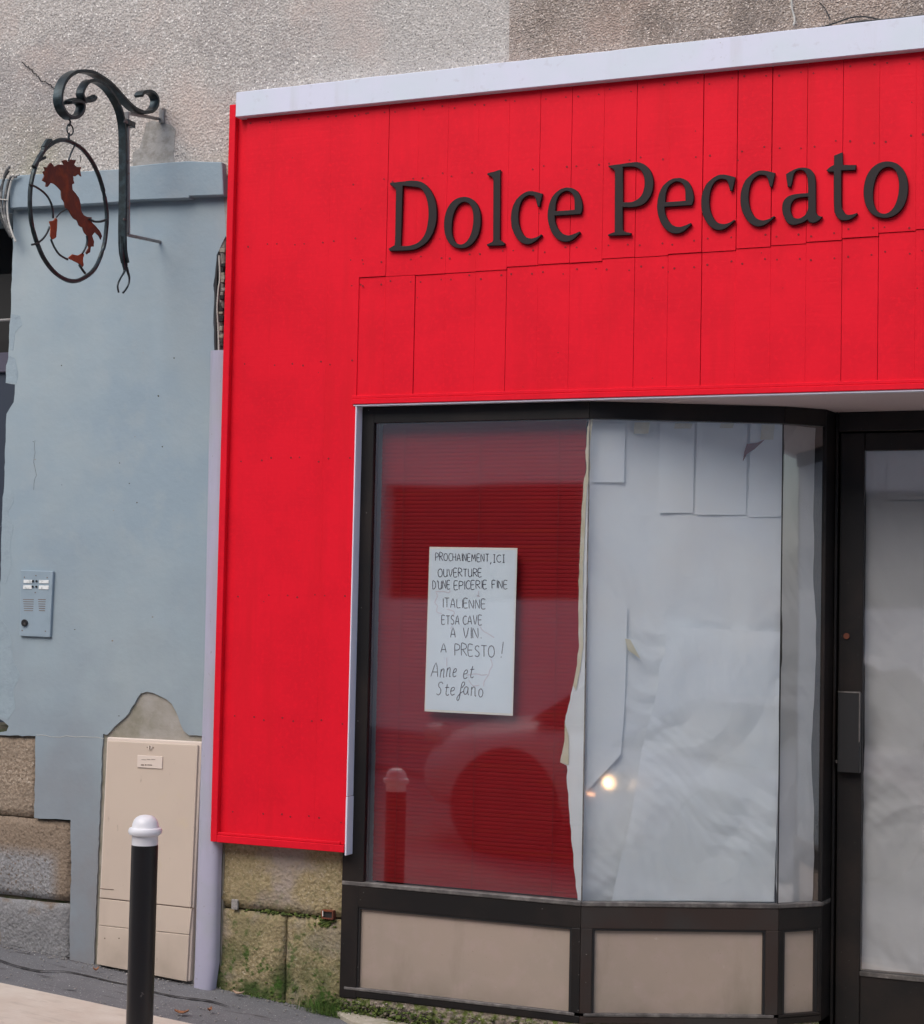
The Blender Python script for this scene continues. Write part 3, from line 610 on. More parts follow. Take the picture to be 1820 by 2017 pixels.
# ---------------------------------------------------------------- shop name letters
YL = -0.078
LN = thing('shop_name_sign', (P(1250, 420, YL).x, YF, P(1250, 420, YL).z), 'row of raised dark serif letters reading Dolce Peccato on the red fascia', 'sign')
def letter_outline(pts, conv):
    """pts: (x,y) smooth or (x,y,1) corner"""
    W3 = [(P(*conv(p[0], p[1]), YL), len(p) > 2) for p in pts]
    n = len(W3); out = []
    for i in range(n):
        (b, cb_), (c, cc_) = W3[i], W3[(i+1) % n]
        a = b if cb_ else W3[i-1][0]; d = c if cc_ else W3[(i+2) % n][0]
        if cb_ and cc_: out.append(b); continue
        for j in range(6):
            t = j/6; out.append(0.5*((2*b)+(c-a)*t+(2*a-5*b+4*c-d)*t*t+(3*b-a-3*c+d)*t*t*t))
    return [(q.x, q.z) for q in out]
def ell(cx, cy, rx, ry, sk=0.0, e=2.15):
    return [(cx+rx*math.copysign(abs(math.cos(t))**(2/e), math.cos(t))+sk*math.sin(t), cy+ry*math.copysign(abs(math.sin(t))**(2/e), math.sin(t))) for t in [2*math.pi*k/16+0.001 for k in range(16)]]
zD, zP, zA = Zm(800, 300, 4.1364), Zm(1240, 300, 5.0556), Zm(1590, 300, 5.0416)
G = {}
G['D'] = (zD, [[(78, 345, 1), (180, 335), (280, 325), (370, 342), (440, 410), (485, 510), (497, 630), (478, 750), (420, 860), (330, 925), (240, 945), (80, 950, 1), (64, 925, 1), (120, 892, 1), (124, 860, 1), (133, 420, 1), (120, 395), (84, 372, 1)],
              [(200, 380, 1), (280, 388), (350, 403), (395, 470), (415, 570), (413, 680), (388, 790), (330, 865), (250, 895), (180, 897, 1), (190, 700, 1)]])
G['o'] = (zA, [ell(1407, 498, 243, 308, -18), ell(1409, 505, 130, 243, -24)])
G['l'] = (zD, [[(1052, 228, 1), (1048, 845, 1), (1065, 855), (1092, 875, 1), (1088, 900, 1), (930, 905, 1), (928, 885, 1), (975, 862, 1), (982, 850, 1), (984, 320, 1), (968, 298), (930, 282, 1), (935, 260, 1), (990, 248, 1)]])
G['c'] = (zP, [[(1578, 362, 1), (1450, 332), (1360, 350), (1262, 430), (1212, 540), (1200, 660), (1222, 780), (1290, 890), (1380, 937), (1475, 915), (1578, 830, 1), (1560, 812, 1), (1500, 848), (1430, 860), (1365, 830), (1315, 740), (1298, 630), (1312, 510), (1350, 430), (1410, 392), (1470, 398, 1), (1490, 430, 1), (1512, 517, 1), (1545, 517, 1)]])
G['e'] = (zP, [[(820, 688, 1), (1110, 670, 1), (1132, 600), (1120, 510), (1080, 420), (1020, 378), (950, 368), (870, 390), (790, 460), (745, 560), (728, 680), (745, 790), (790, 890), (860, 955), (940, 975), (1020, 950), (1110, 870, 1), (1095, 848, 1), (1040, 872), (970, 892), (900, 870), (850, 810), (825, 745)],
              [(827, 628, 1), (835, 540), (870, 460), (940, 418), (1000, 440), (1028, 500), (1032, 612, 1)]])
G['P'] = (zP, [[(203, 237, 1), (330, 222), (440, 205), (530, 200), (610, 230), (670, 300), (700, 400), (690, 510), (650, 600), (580, 665), (480, 692), (372, 692, 1), (372, 925, 1), (395, 945), (460, 957, 1), (460, 990, 1), (203, 998, 1), (203, 975, 1), (275, 948, 1), (278, 310, 1), (262, 285), (215, 262, 1)],
              [(375, 262, 1), (490, 262), (560, 300), (592, 380), (592, 470), (560, 560), (500, 610), (440, 628), (372, 628, 1)]])
G['a'] = (zA, [[(335, 330, 1), (400, 290), (470, 262), (550, 258), (610, 280), (650, 330), (665, 400, 1), (667, 735, 1), (690, 768), (735, 780, 1), (728, 802, 1), (690, 835), (640, 858), (590, 850), (570, 825, 1), (520, 855), (430, 880), (360, 860), (315, 790), (295, 700), (310, 620), (360, 565), (440, 540), (572, 528, 1), (568, 400), (550, 330), (510, 295), (460, 300), (432, 330, 1), (418, 400), (400, 472, 1), (355, 472, 1)],
              [(572, 582, 1), (500, 587), (430, 612), (400, 670), (402, 740), (430, 790), (480, 798), (540, 765), (572, 700, 1)]])
G['t'] = (zA, [[(950, 90, 1), (953, 228, 1), (1095, 228, 1), (1092, 294, 1), (938, 298, 1), (940, 650), (955, 712), (990, 755), (1040, 757), (1105, 738, 1), (1112, 757, 1), (1060, 805), (980, 832), (910, 820), (865, 765), (848, 680), (845, 312, 1), (790, 314, 1), (765, 290, 1), (800, 258), (848, 228, 1), (848, 130, 1)]])
GM = {}
for k, (conv, loops) in G.items():
    cu = bpy.data.curves.new('letter', 'CURVE'); cu.dimensions = '2D'; cu.fill_mode = 'BOTH'
    base = None
    for lp in loops:
        pts = letter_outline(lp, conv)
        if base is None: base = (min(p[0] for p in pts), min(p[1] for p in pts))
        sp = cu.splines.new('POLY'); sp.points.add(len(pts)-1); sp.use_cyclic_u = True
        for q, (a, b) in zip(sp.points, pts): q.co = (a-base[0], b-base[1], 0, 1)
    cu.extrude = 0.0055; cu.bevel_depth = 0.0016; cu.bevel_resolution = 1; cu.offset = -0.0034
    o = bpy.data.objects.new('tmp', cu); C.objects.link(o); o.rotation_euler = (math.pi/2, 0, 0)
    bpy.context.view_layer.update()
    me = bpy.data.meshes.new_from_object(o.evaluated_get(bpy.context.evaluated_depsgraph_get()))
    me.transform(Matrix.Rotation(math.pi/2, 4, 'X')); me.name = 'letter'
    bpy.data.objects.remove(o); GM[k] = (me, base)
    me.materials.clear(); me.materials.append(M['letter'])
zbase_o = GM['o'][1][1]
def put(k, x=None, z=None):
    me, b = GM[k]; o = link('letter', me, None, LN); o.location = (b[0] if x is None else x, YF-0.0085, b[1] if z is None else z)
def atx(conv, a, b): return P(*conv(a, b), YL)
put('D'); put('l'); put('P'); put('a'); put('t'); put('o')
ox = atx(zD, 553, 690).x; oz = atx(zD, 720, 926).z; put('o', ox, oz)
q = atx(zD, 1138, 650); put('c', q.x, atx(zD, 1290, 891).z)
q = atx(zD, 1458, 650); put('e', q.x, atx(zD, 1620, 870).z)
put('e'); put('c')
# second c of Peccato, 83 px (full) to the right
cx_ = P((1560.0)/1.07198, 430/1.07198, YL).x
put('c', cx_, atx(zA, 70, 895).z)

# ================================================================ BAY WINDOW
A0, A, B, Cc, Dd = Vector((-3.155, 0)), Vector((-2.153, 0)), Vector((-1.478, 0.326)), Vector((-1.345, 0.462)), Vector((-1.333, 0.60))
path = [A0, A, B, Cc, Dd]
def offs(path, d):    # offset inward (+ = into the shop) with mitres
    out = []
    for i, p in enumerate(path):
        ns = []
        if i > 0: t = (path[i]-path[i-1]).normalized(); ns.append(Vector((-t.y, t.x)))
        if i < len(path)-1: t = (path[i+1]-path[i]).normalized(); ns.append(Vector((-t.y, t.x)))
        n = sum(ns, Vector((0, 0))).normalized(); k = 1/max(0.4, n.dot(ns[0])); out.append(p+n*d*k)
    return out
def seg(m, path, i, d0, d1, z0_, z1_, t0=0.0, t1=1.0, z0b=None):
    o0, o1 = offs(path, d0), offs(path, d1)
    a, b = o0[i].lerp(o0[i+1], t0), o0[i].lerp(o0[i+1], t1); c, d = o1[i].lerp(o1[i+1], t1), o1[i].lerp(o1[i+1], t0)
    zb = z0_ if z0b is None else z0b
    m.hexa([(a.x, a.y, z0_), (b.x, b.y, zb), (c.x, c.y, zb), (d.x, d.y, z0_), (a.x, a.y, z1_), (b.x, b.y, z1_), (c.x, c.y, z1_), (d.x, d.y, z1_)])
ZG0, ZG1 = 0.487, 2.308            # glass bottom/top
ZK1 = P(705.5, 1787).z; ZK0 = P(703, 1945.6).z; ZB = 0.036
ztopf = zbot-0.005
def bay(path, name_label, mirror=False):
    T = thing('shop_window', (path[0].x, 0, ZB), name_label, 'shop window')
    nseg = len(path)-1
    L_ = [(path[i+1]-path[i]).length for i in range(nseg)]
    mir = -1 if mirror else 1
    # head, sill, bottom rail per segment
    for i in range(nseg):
        e = 0.0006
        m = MB(); seg(m, path, i, 0.0, 0.05*mir, ZG1, ztopf, e, 1-e); m.obj('head_rail', M['frame'], T, bevel=0.002)
        m = MB(); seg(m, path, i, 0.0, 0.05*mir, ZK1, ZG0-0.018, e, 1-e); m.obj('sill_rail', M['frame2'] if i == 1 else M['frame'], T, bevel=0.002)
        m = MB(); seg(m, path, i, -0.004*mir, 0.03*mir, ZG0-0.0175, ZG0, e, 1-e); m.obj('sill_lip', M['lip'], T, bevel=0.003)
        m = MB(); seg(m, path, i, 0.0, 0.05*mir, ZB, ZK0-0.012, e, 1-e); m.obj('bottom_rail', M['frame2'] if i == 1 else M['frame'], T, bevel=0.002)
        if i < 3:
            m = MB(); seg(m, path, i, -0.003*mir, 0.02*mir, ZK0-0.0115, ZK0, 0.02, 0.98); m.obj('panel_bead', M['lip'] if i < 2 else M['frame'], T, bevel=0.002)
    # glazing
    marg = [(0.093/L_[0], 1.0), (0.0, 1.0), (0.0, 1.0), None]
    for i in range(3):
        t0, t1 = marg[i]
        m = MB(); g0, g1 = offs(path, 0.012*mir), offs(path, 0.012*mir)
        a, b = g0[i].lerp(g0[i+1], t0), g0[i].lerp(g0[i+1], t1)
        d = (b-a).normalized()*0.0022; a2, b2 = a+d, b-d
        m.add([(a2.x, a2.y, ZG0), (b2.x, b2.y, ZG0), (b2.x, b2.y, ZG1), (a2.x, a2.y, ZG1)], [(0, 1, 2, 3)])
        m.obj('glass_pane', M['glass'], T)
    # butt joints
    for i, mt_ in ((1, M['lip']), (2, M['blk'])):
        q = offs(path, 0.012*mir)[i]; m = MB(); m.box(q.x-0.0022, q.x+0.0022, q.y-0.002, q.y+0.002, ZG0, ZG1); m.obj('glass_joint', mt_, T)
    # posts below the sill, and tall posts
    def post(i, t0, t1, z0_, z1_, mt_=None, nm='post', d0=-0.0015, d1=0.051):
        m = MB(); seg(m, path, i, d0*mir, d1*mir, z0_, z1_, t0, t1); m.obj(nm, mt_ or M['frame'], T, bevel=0.002)
    post(0, 0, 0.094/L_[0], ZG0-0.01, ztopf); post(0, 0.0003, 0.074/L_[0], ZB-0.006, ZG0-0.0105)
    post(0, 1-0.036/L_[0], 0.9995, ZK0, ZK1); post(1, 0.0005, 0.044/L_[1], ZK0, ZK1, M['frame2'])
    post(1, 1-0.048/L_[1], 0.9995, ZK0, ZK1, M['frame2']); post(2, 0.001, 0.022/L_[2], ZK0, ZK1); post(2, 1-0.012/L_[2], 0.999, ZK0, ZK1)
    post(3, 0.0, 1.0, ZB, ztopf, None, 'post', -0.002, 0.052)
    # infill panels
    lim = [(0.074/L_[0], 1-0.036/L_[0]), (0.044/L_[1], 1-0.048/L_[1]), (0.022/L_[2], 1-0.012/L_[2])]
    for i in range(3):
        m = MB(); seg(m, path, i, 0.016*mir, 0.04*mir, ZK0-0.005, ZK1+0.005, lim[i][0]-0.001, lim[i][1]+0.001); m.obj('infill_panel', M['kick'], T)
        m = MB()
        for (ta, tb, za, zb) in ((lim[i][0], lim[i][1], ZK1-0.008, ZK1), (lim[i][0], lim[i][0]+0.008/L_[i], ZK0, ZK1-0.0085), (lim[i][1]-0.008/L_[i], lim[i][1], ZK0, ZK1-0.0085)):
            seg(m, path, i, 0.004*mir, 0.018*mir, za, zb, ta, tb)
        m.obj('panel_gasket', M['blk'], T)
    return T
BW = bay(path, 'angled black framed bay window with taupe lower panels left of the shop door')
# screws on frames
m = MB()
for (px, py) in ((726, 808), (722, 1010), (712, 1197), (705, 1420), (716, 1758), (710, 1772), (705, 1905), (706, 1930), (1141, 1855), (1140, 1920), (1139, 1990), (1155, 1880), (1154, 1935), (1068, 1790)):
    q = P(px, py, -0.0018); m.disc(q, 0.0022, 0.0012, 8)
m.obj('screw_head', M['lip'], BW)
m = MB(); a = P(*Zm(700, 820, 2.725)(232, 400), 0.03); x_in = -3.155+0.094
m.box(x_in-0.09, x_in+0.004, 0.100, 0.112, ZG0-0.02, ZG1+0.05); m.obj('inner_reveal', M['paperD'], BW)

# right-hand mirrored bay (out of frame, but there from the side)
xc = -0.79
path2 = [Vector((2*xc-p.x, p.y)) for p in path]
BW2 = bay(path2, 'matching angled bay window right of the shop door, beyond the frame', True)

# ---------------------------------------------------------------- shop door
yD = 0.60
DR = thing('shop_door', (-0.8, yD, gz(-0.8)), 'black framed glazed shop door papered over from inside, in the recess', 'door')
dl = P(1705, 888, yD).x-0.002; dr = 2*xc-dl; dz1 = P(1705, 888, yD).z; dz0 = P(1683, 1910, yD).z
fl = Dd.x+0.002
zg_ = gz(-0.8)
m = MB(); m.box(fl, dl-0.10, yD-0.03, yD+0.03, zg_, ztopf); m.obj('door_jamb', M['frame'], DR, bevel=0.003)
m = MB(); m.box(dr+0.10, 2*xc-fl, yD-0.03, yD+0.03, zg_, ztopf); m.obj('door_jamb', M['frame'], DR, bevel=0.003)
m = MB(); m.box(dl-0.099, dr+0.099, yD-0.03, yD+0.03, dz1+0.075, ztopf); m.obj('door_head', M['frame'], DR, bevel=0.003)
lf = [('stile', dl-0.094, dl, zg_+0.03, dz1+0.07), ('stile', dr, dr+0.094, zg_+0.03, dz1+0.07), ('top_rail', dl+0.001, dr-0.001, dz1, dz1+0.07), ('bottom_rail', dl+0.001, dr-0.001, zg_+0.03, dz0)]
for nm, a, b, c, d in lf:
    m = MB(); m.box(a, b, yD-0.012, yD+0.025, c, d); m.obj(nm, M['frame'], DR, bevel=0.003)
m = MB(); m.box(dl, dr, yD-0.018, yD-0.0125, dz0-0.018, dz0-0.001); m.obj('glazing_bead', M['lip'], DR, bevel=0.001)
m = MB(); m.add([(dl, yD, dz0), (dr, yD, dz0), (dr, yD, dz1), (dl, yD, dz1)], [(0, 1, 2, 3)]); m.obj('glass_pane', M['glass'], DR)
zd2 = Zm(1700, 840, 2.3455)
q = P(*zd2(206, 1180), yD-0.012); m = MB(); m.disc(q, 0.012, 0.008, 14); m.obj('lock', M['rust'], DR)
q = P(*zd2(155, 1800), yD-0.012); m = MB(); m.disc(q, 0.006, 0.006, 10); m.obj('lock', M['lip'], DR)
a, b = P(*zd2(162, 1456), yD-0.05), P(*zd2(272, 1462), yD-0.05)
zb_ = P(*zd2(262, 1705), yD-0.05).z
m = MB(); m.box(a.x, b.x, yD-0.052, yD-0.013, zb_-0.12, a.z); h = m.obj('handle', M['blk'], DR, bevel=0.003)
m = MB(); m.box(a.x, b.x+0.001, yD-0.054, yD-0.05, a.z-0.002, a.z+0.003); m.box(b.x-0.003, b.x+0.0015, yD-0.0545, yD-0.0505, zb_, a.z-0.0025); e = m.obj('worn_edge', M['lip'], h)
m = MB(); m.box(fl, 2*xc-fl, yD-0.05, yD+0.03, zg_-0.1, zg_+0.028); m.obj('threshold', M['frame2'], DR, bevel=0.004)

# interior
m = MB(); m.box(-3.3, 1.8, 3.2, 3.3, -0.4, 2.7); m.box(-3.3, -3.2, 0.1, 3.2, -0.4, 2.7); m.box(1.7, 1.8, 0.1, 3.2, -0.4, 2.7); m.box(-3.3, 1.8, 0.08, 3.2, -0.5, -0.4); m.box(-3.3, 1.8, 0.74, 3.2, 2.7, 2.8)
o = m.obj('shop_interior', M['room']); tag(o, kind='structure')

# ---------------------------------------------------------------- plinth, threshold stone, rubble, grass
pl_ = thing('plinth', (-2.2, 0.0, gz(-2.2)), 'low mossy rubble plinth under the bay window frame', 'plinth')
m = MB()
for i in range(3):
    seg(m, path, i, 0.006, 0.06, gz(path[i].x)-0.08, ZB-0.002, z0b=gz(path[i+1].x)-0.08)
m.obj('masonry', M['rubble'], pl_)
pl2 = thing('plinth', (0.6, 0.0, gz(0.6)), 'taller bare rubble plinth under the right hand bay window, beyond the frame', 'plinth')
m = MB()
for i in range(3):
    seg(m, path2, i, -0.006, -0.06, gz(path2[i].x)-0.08, ZB-0.002, z0b=gz(path2[i+1].x)-0.08)
m.obj('masonry', M['rubble'], pl2)
th = thing('threshold_stone', (-2.5, -0.04, gz(-2.5)), 'long pale worn stone slab on the pavement in front of the bay window', 'stone slab')
xs_ = [P(655, 1990, -0.05).x, -2.0]
m = MB(); n = 24; top = []; 
for i in range(n+1):
    t = i/n; x = xs_[0]+(-0.2-xs_[0])*t
    yf = -0.115+0.006*noise.noise(Vector((x*7, 0, 0))); yb = -0.012 if x < -2.15 else min(0.5, -0.012+(x+2.15)*0.5)
    zt_ = gz(x)+0.022+0.002*noise.noise(Vector((x*5, 3, 0)))
    if i == 0: yf = -0.03
    top.append([(x, yf, zt_-0.006), (x, yf+0.012, zt_), (x, yb, zt_+0.003), (x, yb, zt_-0.08), (x, yf, zt_-0.08)])
vs = [v for r_ in top for v in r_]; fs = []
for i in range(n):
    for k in range(5): fs.append((i*5+k, i*5+(k+1) % 5, (i+1)*5+(k+1) % 5, (i+1)*5+k))
fs += [(4, 3, 2, 1, 0), tuple(n*5+k for k in range(5))]
m.add(vs, fs); m.obj('slab', M['thresh'], th, smooth=True)
# rubble pieces and moss cushions as stuff
def blobs(name, mt, spots, rmin, rmax, flat=0.6):
    m = MB()
    for (x, y, z) in spots:
        r = random.uniform(rmin, rmax); bmx = bmesh.new(); bmesh.ops.create_icosphere(bmx, subdivisions=1, radius=1)
        s_ = (r*random.uniform(.8, 1.6), r*random.uniform(.6, 1.1), r*flat*random.uniform(.7, 1.2)); a_ = random.uniform(0, 3)
        vs = []
        for v in bmx.verts:
            q = v.co*(1+0.35*noise.noise(v.co*1.7+Vector((x*30, 0, 0)))); q = Vector((q.x*s_[0], q.y*s_[1], q.z*s_[2])); q.rotate(Matrix.Rotation(a_, 3, 'Z')); vs.append(q+Vector((x, y, z)))
        bmx.verts.index_update(); fs = [tuple(v.index for v in f.verts) for f in bmx.faces]; bmx.free(); m.add(vs, fs)
    o = m.obj(name, mt); return o
sp = []
for k in range(140):
    x = random.uniform(-3.10, -2.05); zt_ = gz(x)+0.025
    sp.append((x, -0.006-random.uniform(0, 0.012), random.uniform(zt_, max(zt_+0.01, ZB-0.008))))
tag(blobs('rubble', M['rubble'], sp, 0.006, 0.014), 'small pebbles and broken mortar under the window frame', 'rubble', kind='stuff')
sp = []
for k in range(360):
    x = -3.16+abs(random.gauss(0, 0.35)); 
    if x > -1.9: continue
    zt_ = gz(x)+0.022; sp.append((x, random.uniform(-0.03, -0.004), random.uniform(zt_, min(ZB, zt_+0.045))))
for k in range(75):
    x = random.uniform(xl+0.05, xr); h = random.random()**2.5*0.13*(0.4+0.6*(x-xl)/(xr-xl)); sp.append((x, 0.010, gz(x)+h))
for k in range(80):
    x = random.uniform(-3.60, -3.2); sp.append((x, 0.018, zj+random.uniform(-.006, .004)-0.0))
for k in range(60):
    q = P(*zs5(random.gauss(1380, 40), random.gauss(990, 25)), 0.012); sp.append(tuple(q))
tag(blobs('moss', M['mossm'], sp, 0.003, 0.009, 0.7), 'green moss along the foot of the stones and window', 'moss', kind='stuff')
m = MB()
def blade(x, y, z, h, az_, lean, w_):
    d = Vector((math.cos(az_), math.sin(az_), 0)); s_ = Vector((-d.y, d.x, 0))*w_
    b0 = Vector((x, y, z)); b1 = b0+d*lean*0.35+Vector((0, 0, h*0.6)); b2 = b0+d*lean+Vector((0, 0, h*(0.95 if lean < h else 0.6)))
    m.add([b0-s_, b0+s_, b1+s_*0.7, b1-s_*0.7, b2], [(0, 1, 2, 3), (3, 2, 4)])
for k in range(620):
    cl = random.random()
    if cl < 0.5: x = random.gauss(-3.20, 0.05)
    elif cl < 0.8: x = random.gauss(-3.12, 0.10)
    else: x = random.uniform(-3.6, -2.4)
    y = random.uniform(-0.06, 0.0) if cl < 0.8 else random.uniform(-0.02, -0.004)
    hh = random.uniform(0.015, 0.07) if cl < 0.5 else random.uniform(0.008, 0.035)
    blade(x, y, gz(x)+0.002, hh, random.uniform(-3.6, 0.6), random.uniform(0.005, 0.04), random.uniform(0.0010, 0.0022))
tag(m.obj('grass', M['grass']), 'green grass tufts growing at the foot of the wall beside the window frame', 'grass', kind='stuff')
# grit on asphalt
sp = [(random.uniform(-4.9, -2.9), random.uniform(-0.5, -0.01), 0) for k in range(220)]+[(random.uniform(-4.9, -2.9), -abs(random.gauss(0, 0.03)), 0) for k in range(260)]
sp = [(x, y, gz(x)+0.003) for x, y, z in sp]
tag(blobs('grit', M['kerb'], sp, 0.0015, 0.005, 0.7), 'loose grit scattered on the asphalt strip', 'grit', kind='stuff')
# fallen leaves
def gpt(px, py, dz=0.004):
    r = ray(px, py); t = (-0.2679-0.0723*CAM.x+dz-CAM.z)/(r.z+0.0723*r.x); return CAM+r*t
zq = Zm(0, 1400, 2.3947); zlv = Zm(400, 1740, 4.78)
def groundcrack(pts, w_, label=None):
    pp = smoothpath([gpt(*zq(a, b), 0.0045) for a, b in pts], 6); m = MB(); vs = []
    for i, q in enumerate(pp):
        ww = w_*(0.4+0.9*abs(noise.noise(Vector((i*0.31, 4, 0)))))*(0.3+min(1, i/5, (len(pp)-1-i)/5))
        vs += [q+Vector((0, -ww, 0.001)), q+Vector((0, ww, 0.001))]
    m.add(vs, [(2*i, 2*i+1, 2*i+3, 2*i+2) for i in range(len(pp)-1)]); m.obj('crack', M['tar'], PVM)
M['tar'] = mat('dark_crack_filler', (0.035, 0.032, 0.032), 0.9, bump=[('n', 80, 0.5, 0.004)])
PVM = [o for o in bpy.data.objects if o.name == 'pavement'][0]
groundcrack([(-60, 1490), (0, 1503), (80, 1530), (200, 1556), (320, 1558), (430, 1578), (560, 1610), (660, 1630), (800, 1668), (920, 1690), (1060, 1708), (1160, 1738)], 0.010)
groundcrack([(-60, 1400), (0, 1415), (120, 1440), (240, 1455), (380, 1498), (480, 1505)], 0.007)
groundcrack([(180, 1575), (230, 1585), (270, 1590)], 0.005); groundcrack([(310, 1650), (360, 1655), (400, 1662)], 0.004); groundcrack([(560, 1540), (640, 1560), (700, 1568)], 0.006)
def leafo(px, py, L__, wd, ang, mt, label):
    c = gpt(px, py, 0.006); m = MB(); n = 7; vs = []
    for i in range(n+1):
        t = i/n; ww = wd*math.sin(math.pi*min(0.98, max(0.03, t)))**0.8
        x = (t-0.5)*L__; z = 0.010*(2*t-1)**2+0.004
        vs += [Vector((x, -ww, z+0.006)), Vector((x, 0, z)), Vector((x, ww, z+0.007))]
    rot = Matrix.Rotation(ang, 3, 'Z'); fs = []
    for i in range(n):
        for k in range(2): fs.append((i*3+k, i*3+k+1, (i+1)*3+k+1, (i+1)*3+k))
    m.add([rot @ v+c for v in vs], fs); o = m.obj('fallen_leaf', mt, smooth=True)
    sol = o.modifiers.new('thickness', 'SOLIDIFY'); sol.thickness = 0.0006
    tag(o, label, 'leaf')
leafo(*zq(918, 1778), 0.055, 0.016, 0.4, M['leaf'], 'dry orange leaf on the asphalt just right of the bollard')
leafo(*zq(1205, 1680), 0.050, 0.012, 0.1, M['leafp'], 'pale pinkish dry leaf at the foot of the ochre stones')
leafo(*zq(485, 1560), 0.025, 0.009, 0.9, M['leaf'], 'small brown leaf near the foot of the beige cabinet')
leafo(*zq(1060, 1765), 0.030, 0.009, 1.6, M['leaf'], 'small curled leaf on the asphalt below the pipe cover')

# rusty square socket in the joint
RS = thing('iron_ring', P(*zs5(1390, 910), 0.0), 'rusty square iron socket in the mossy joint beside the window', 'iron fitting')
a = P(*zs5(1335, 865), -0.004); b = P(*zs5(1450, 965), -0.004)
m = MB()
for bx in ((a.x, b.x, a.z-0.005, a.z), (a.x, b.x, b.z, b.z+0.005), (b.x-0.005, b.x, b.z+0.0052, a.z-0.0052), (a.x, a.x+0.005, b.z+0.0052, a.z-0.0052)): m.box(bx[0], bx[1], -0.006, 0.02, bx[2], bx[3])
m.obj('rim', M['rust'], RS); m = MB(); m.box(a.x+0.005, b.x-0.005, 0.0, 0.004, b.z+0.005, a.z-0.005); m.obj('cavity', M['dark'], RS)
m = MB(); q = P(*zs5(1345, 900), -0.008); m.box(q.x-0.001, q.x+0.0015, -0.009, -0.007, q.z-0.012, q.z+0.010); m.obj('chip', M['posteredge'], RS)
m = MB(); q = P(*zs5(455, 810), 0.0); m.box(q.x-0.015, q.x+0.015, -0.002, 0.01, q.z-0.022, q.z+0.02); o = m.obj('grey_chip', M['kerb'], bevel=0.004, seg=2)
tag(o, 'small square grey cement dab on the joint of the ochre stones', 'cement dab')

# ================================================================ ELECTRICAL CABINET
zc = Zm(0, 1400, 2.3947)
yc = -0.022
tl, tr_, bl, br = P(*zc(537, 376), yc), P(*zc(1017, 400), yc), P(*zc(483, 1522), yc), P(*zc(955, 1612), yc)
EC = thing('electric_cabinet', ((bl.x+br.x)/2, 0, min(bl.z, br.z)), 'tall beige plastic meter cabinet set into the wall behind the bollard', 'meter cabinet')
def quadbox(m, TL, TR, BR_, BL_, y0, y1):
    m.hexa([(BL_.x, y0, BL_.z), (BR_.x, y0, BR_.z), (BR_.x, y1, BR_.z), (BL_.x, y1, BL_.z), (TL.x, y0, TL.z), (TR.x, y0, TR.z), (TR.x, y1, TR.z), (TL.x, y1, TL.z)])
sL, sR = P(*zc(499, 1187), yc), P(*zc(981, 1240), yc)
gL, gR = P(*zc(491, 1325), yc), P(*zc(968, 1375), yc)
V = Vector
m = MB(); quadbox(m, tl, tr_, br, bl, yc+0.006, 0.04); m.obj('frame', M['cablip'], EC, bevel=0.003)
ins = 0.012
m = MB(); quadbox(m, tl+V((ins, 0, -ins)), tr_+V((-ins, 0, -ins)), sR+V((-ins, 0, 0.002)), sL+V((ins, 0, 0.002)), yc-0.006, yc+0.004); dcab = m.obj('door', M['cab'], EC, bevel=0.004, seg=2)
m = MB(); quadbox(m, sL+V((ins*0.7, 0, -0.002)), sR+V((-ins*0.7, 0, -0.002)), gR+V((-ins*0.7, 0, 0.001)), gL+V((ins*0.7, 0, 0.001)), yc-0.004, yc+0.004); m.obj('lower_panel', M['cab'], EC, bevel=0.002)
m = MB(); quadbox(m, gL+V((ins*0.7, 0, -0.001)), gR+V((-ins*0.7, 0, -0.001)), br+V((-ins*0.7, 0, 0.0)), bl+V((ins*0.7, 0, 0.0)), yc-0.004, yc+0.004); m.obj('lower_panel', M['cab'], EC, bevel=0.002)
m = MB(); quadbox(m, sL+V((0, 0, 0.0018)), sR+V((0, 0, 0.0018)), sR+V((0, 0, -0.0018)), sL+V((0, 0, -0.0018)), yc-0.001, yc+0.003); m.obj('groove', M['groove'], EC)
a, b = P(*zc(505, 1140), yc-0.0065), P(*zc(575, 1146), yc-0.0065); m = MB(); m.tube([a, b], 0.0015, 5); m.obj('scratch', M['groove'], EC)
q0, q1 = P(*zc(697, 465), yc-0.0065), P(*zc(822, 535), yc-0.0065)
m = MB(); m.box(q0.x, q1.x, yc-0.0105, yc-0.0063, q1.z, q0.z); lb = m.obj('label_plate', M['cablip'], dcab, bevel=0.001)
m = MB()
for (a_, b_, c_, d_) in ((715, 487, 738, 3), (742, 486, 760, 3), (765, 486, 785, 3), (713, 512, 728, 6), (733, 512, 740, 6), (745, 513, 768, 5)):
    q = P(*zc(a_, b_), yc-0.0115); q2_ = P(*zc(c_, b_+d_), yc-0.0115); m.box(q.x, q2_.x, yc-0.0118, yc-0.0107, q2_.z, q.z)
m.obj('worn_print', M['groove'], dcab)
q = P(*zc(760, 427), yc-0.006); m = MB(); m.disc(q, 0.010, 0.004, 12); lk = m.obj('lock', M['cablip'], dcab)
m = MB(); m.box(q.x-0.002, q.x+0.003, yc-0.0115, yc-0.0102, q.z-0.008, q.z+0.008); m.disc((q.x+0.014, yc-0.006, q.z), 0.0025, 0.002, 8); m.disc((q.x-0.014, yc-0.006, q.z), 0.0025, 0.002, 8); m.obj('keyhole', M['groove'], dcab)
m = MB()
for (a_, b_) in ((530, 1392), (602, 1392)): m = MB(); m.disc(P(*zc(a_, b_), yc-0.004), 0.003, 0.001, 8); m.obj('screw_hole', M['groove'], EC)

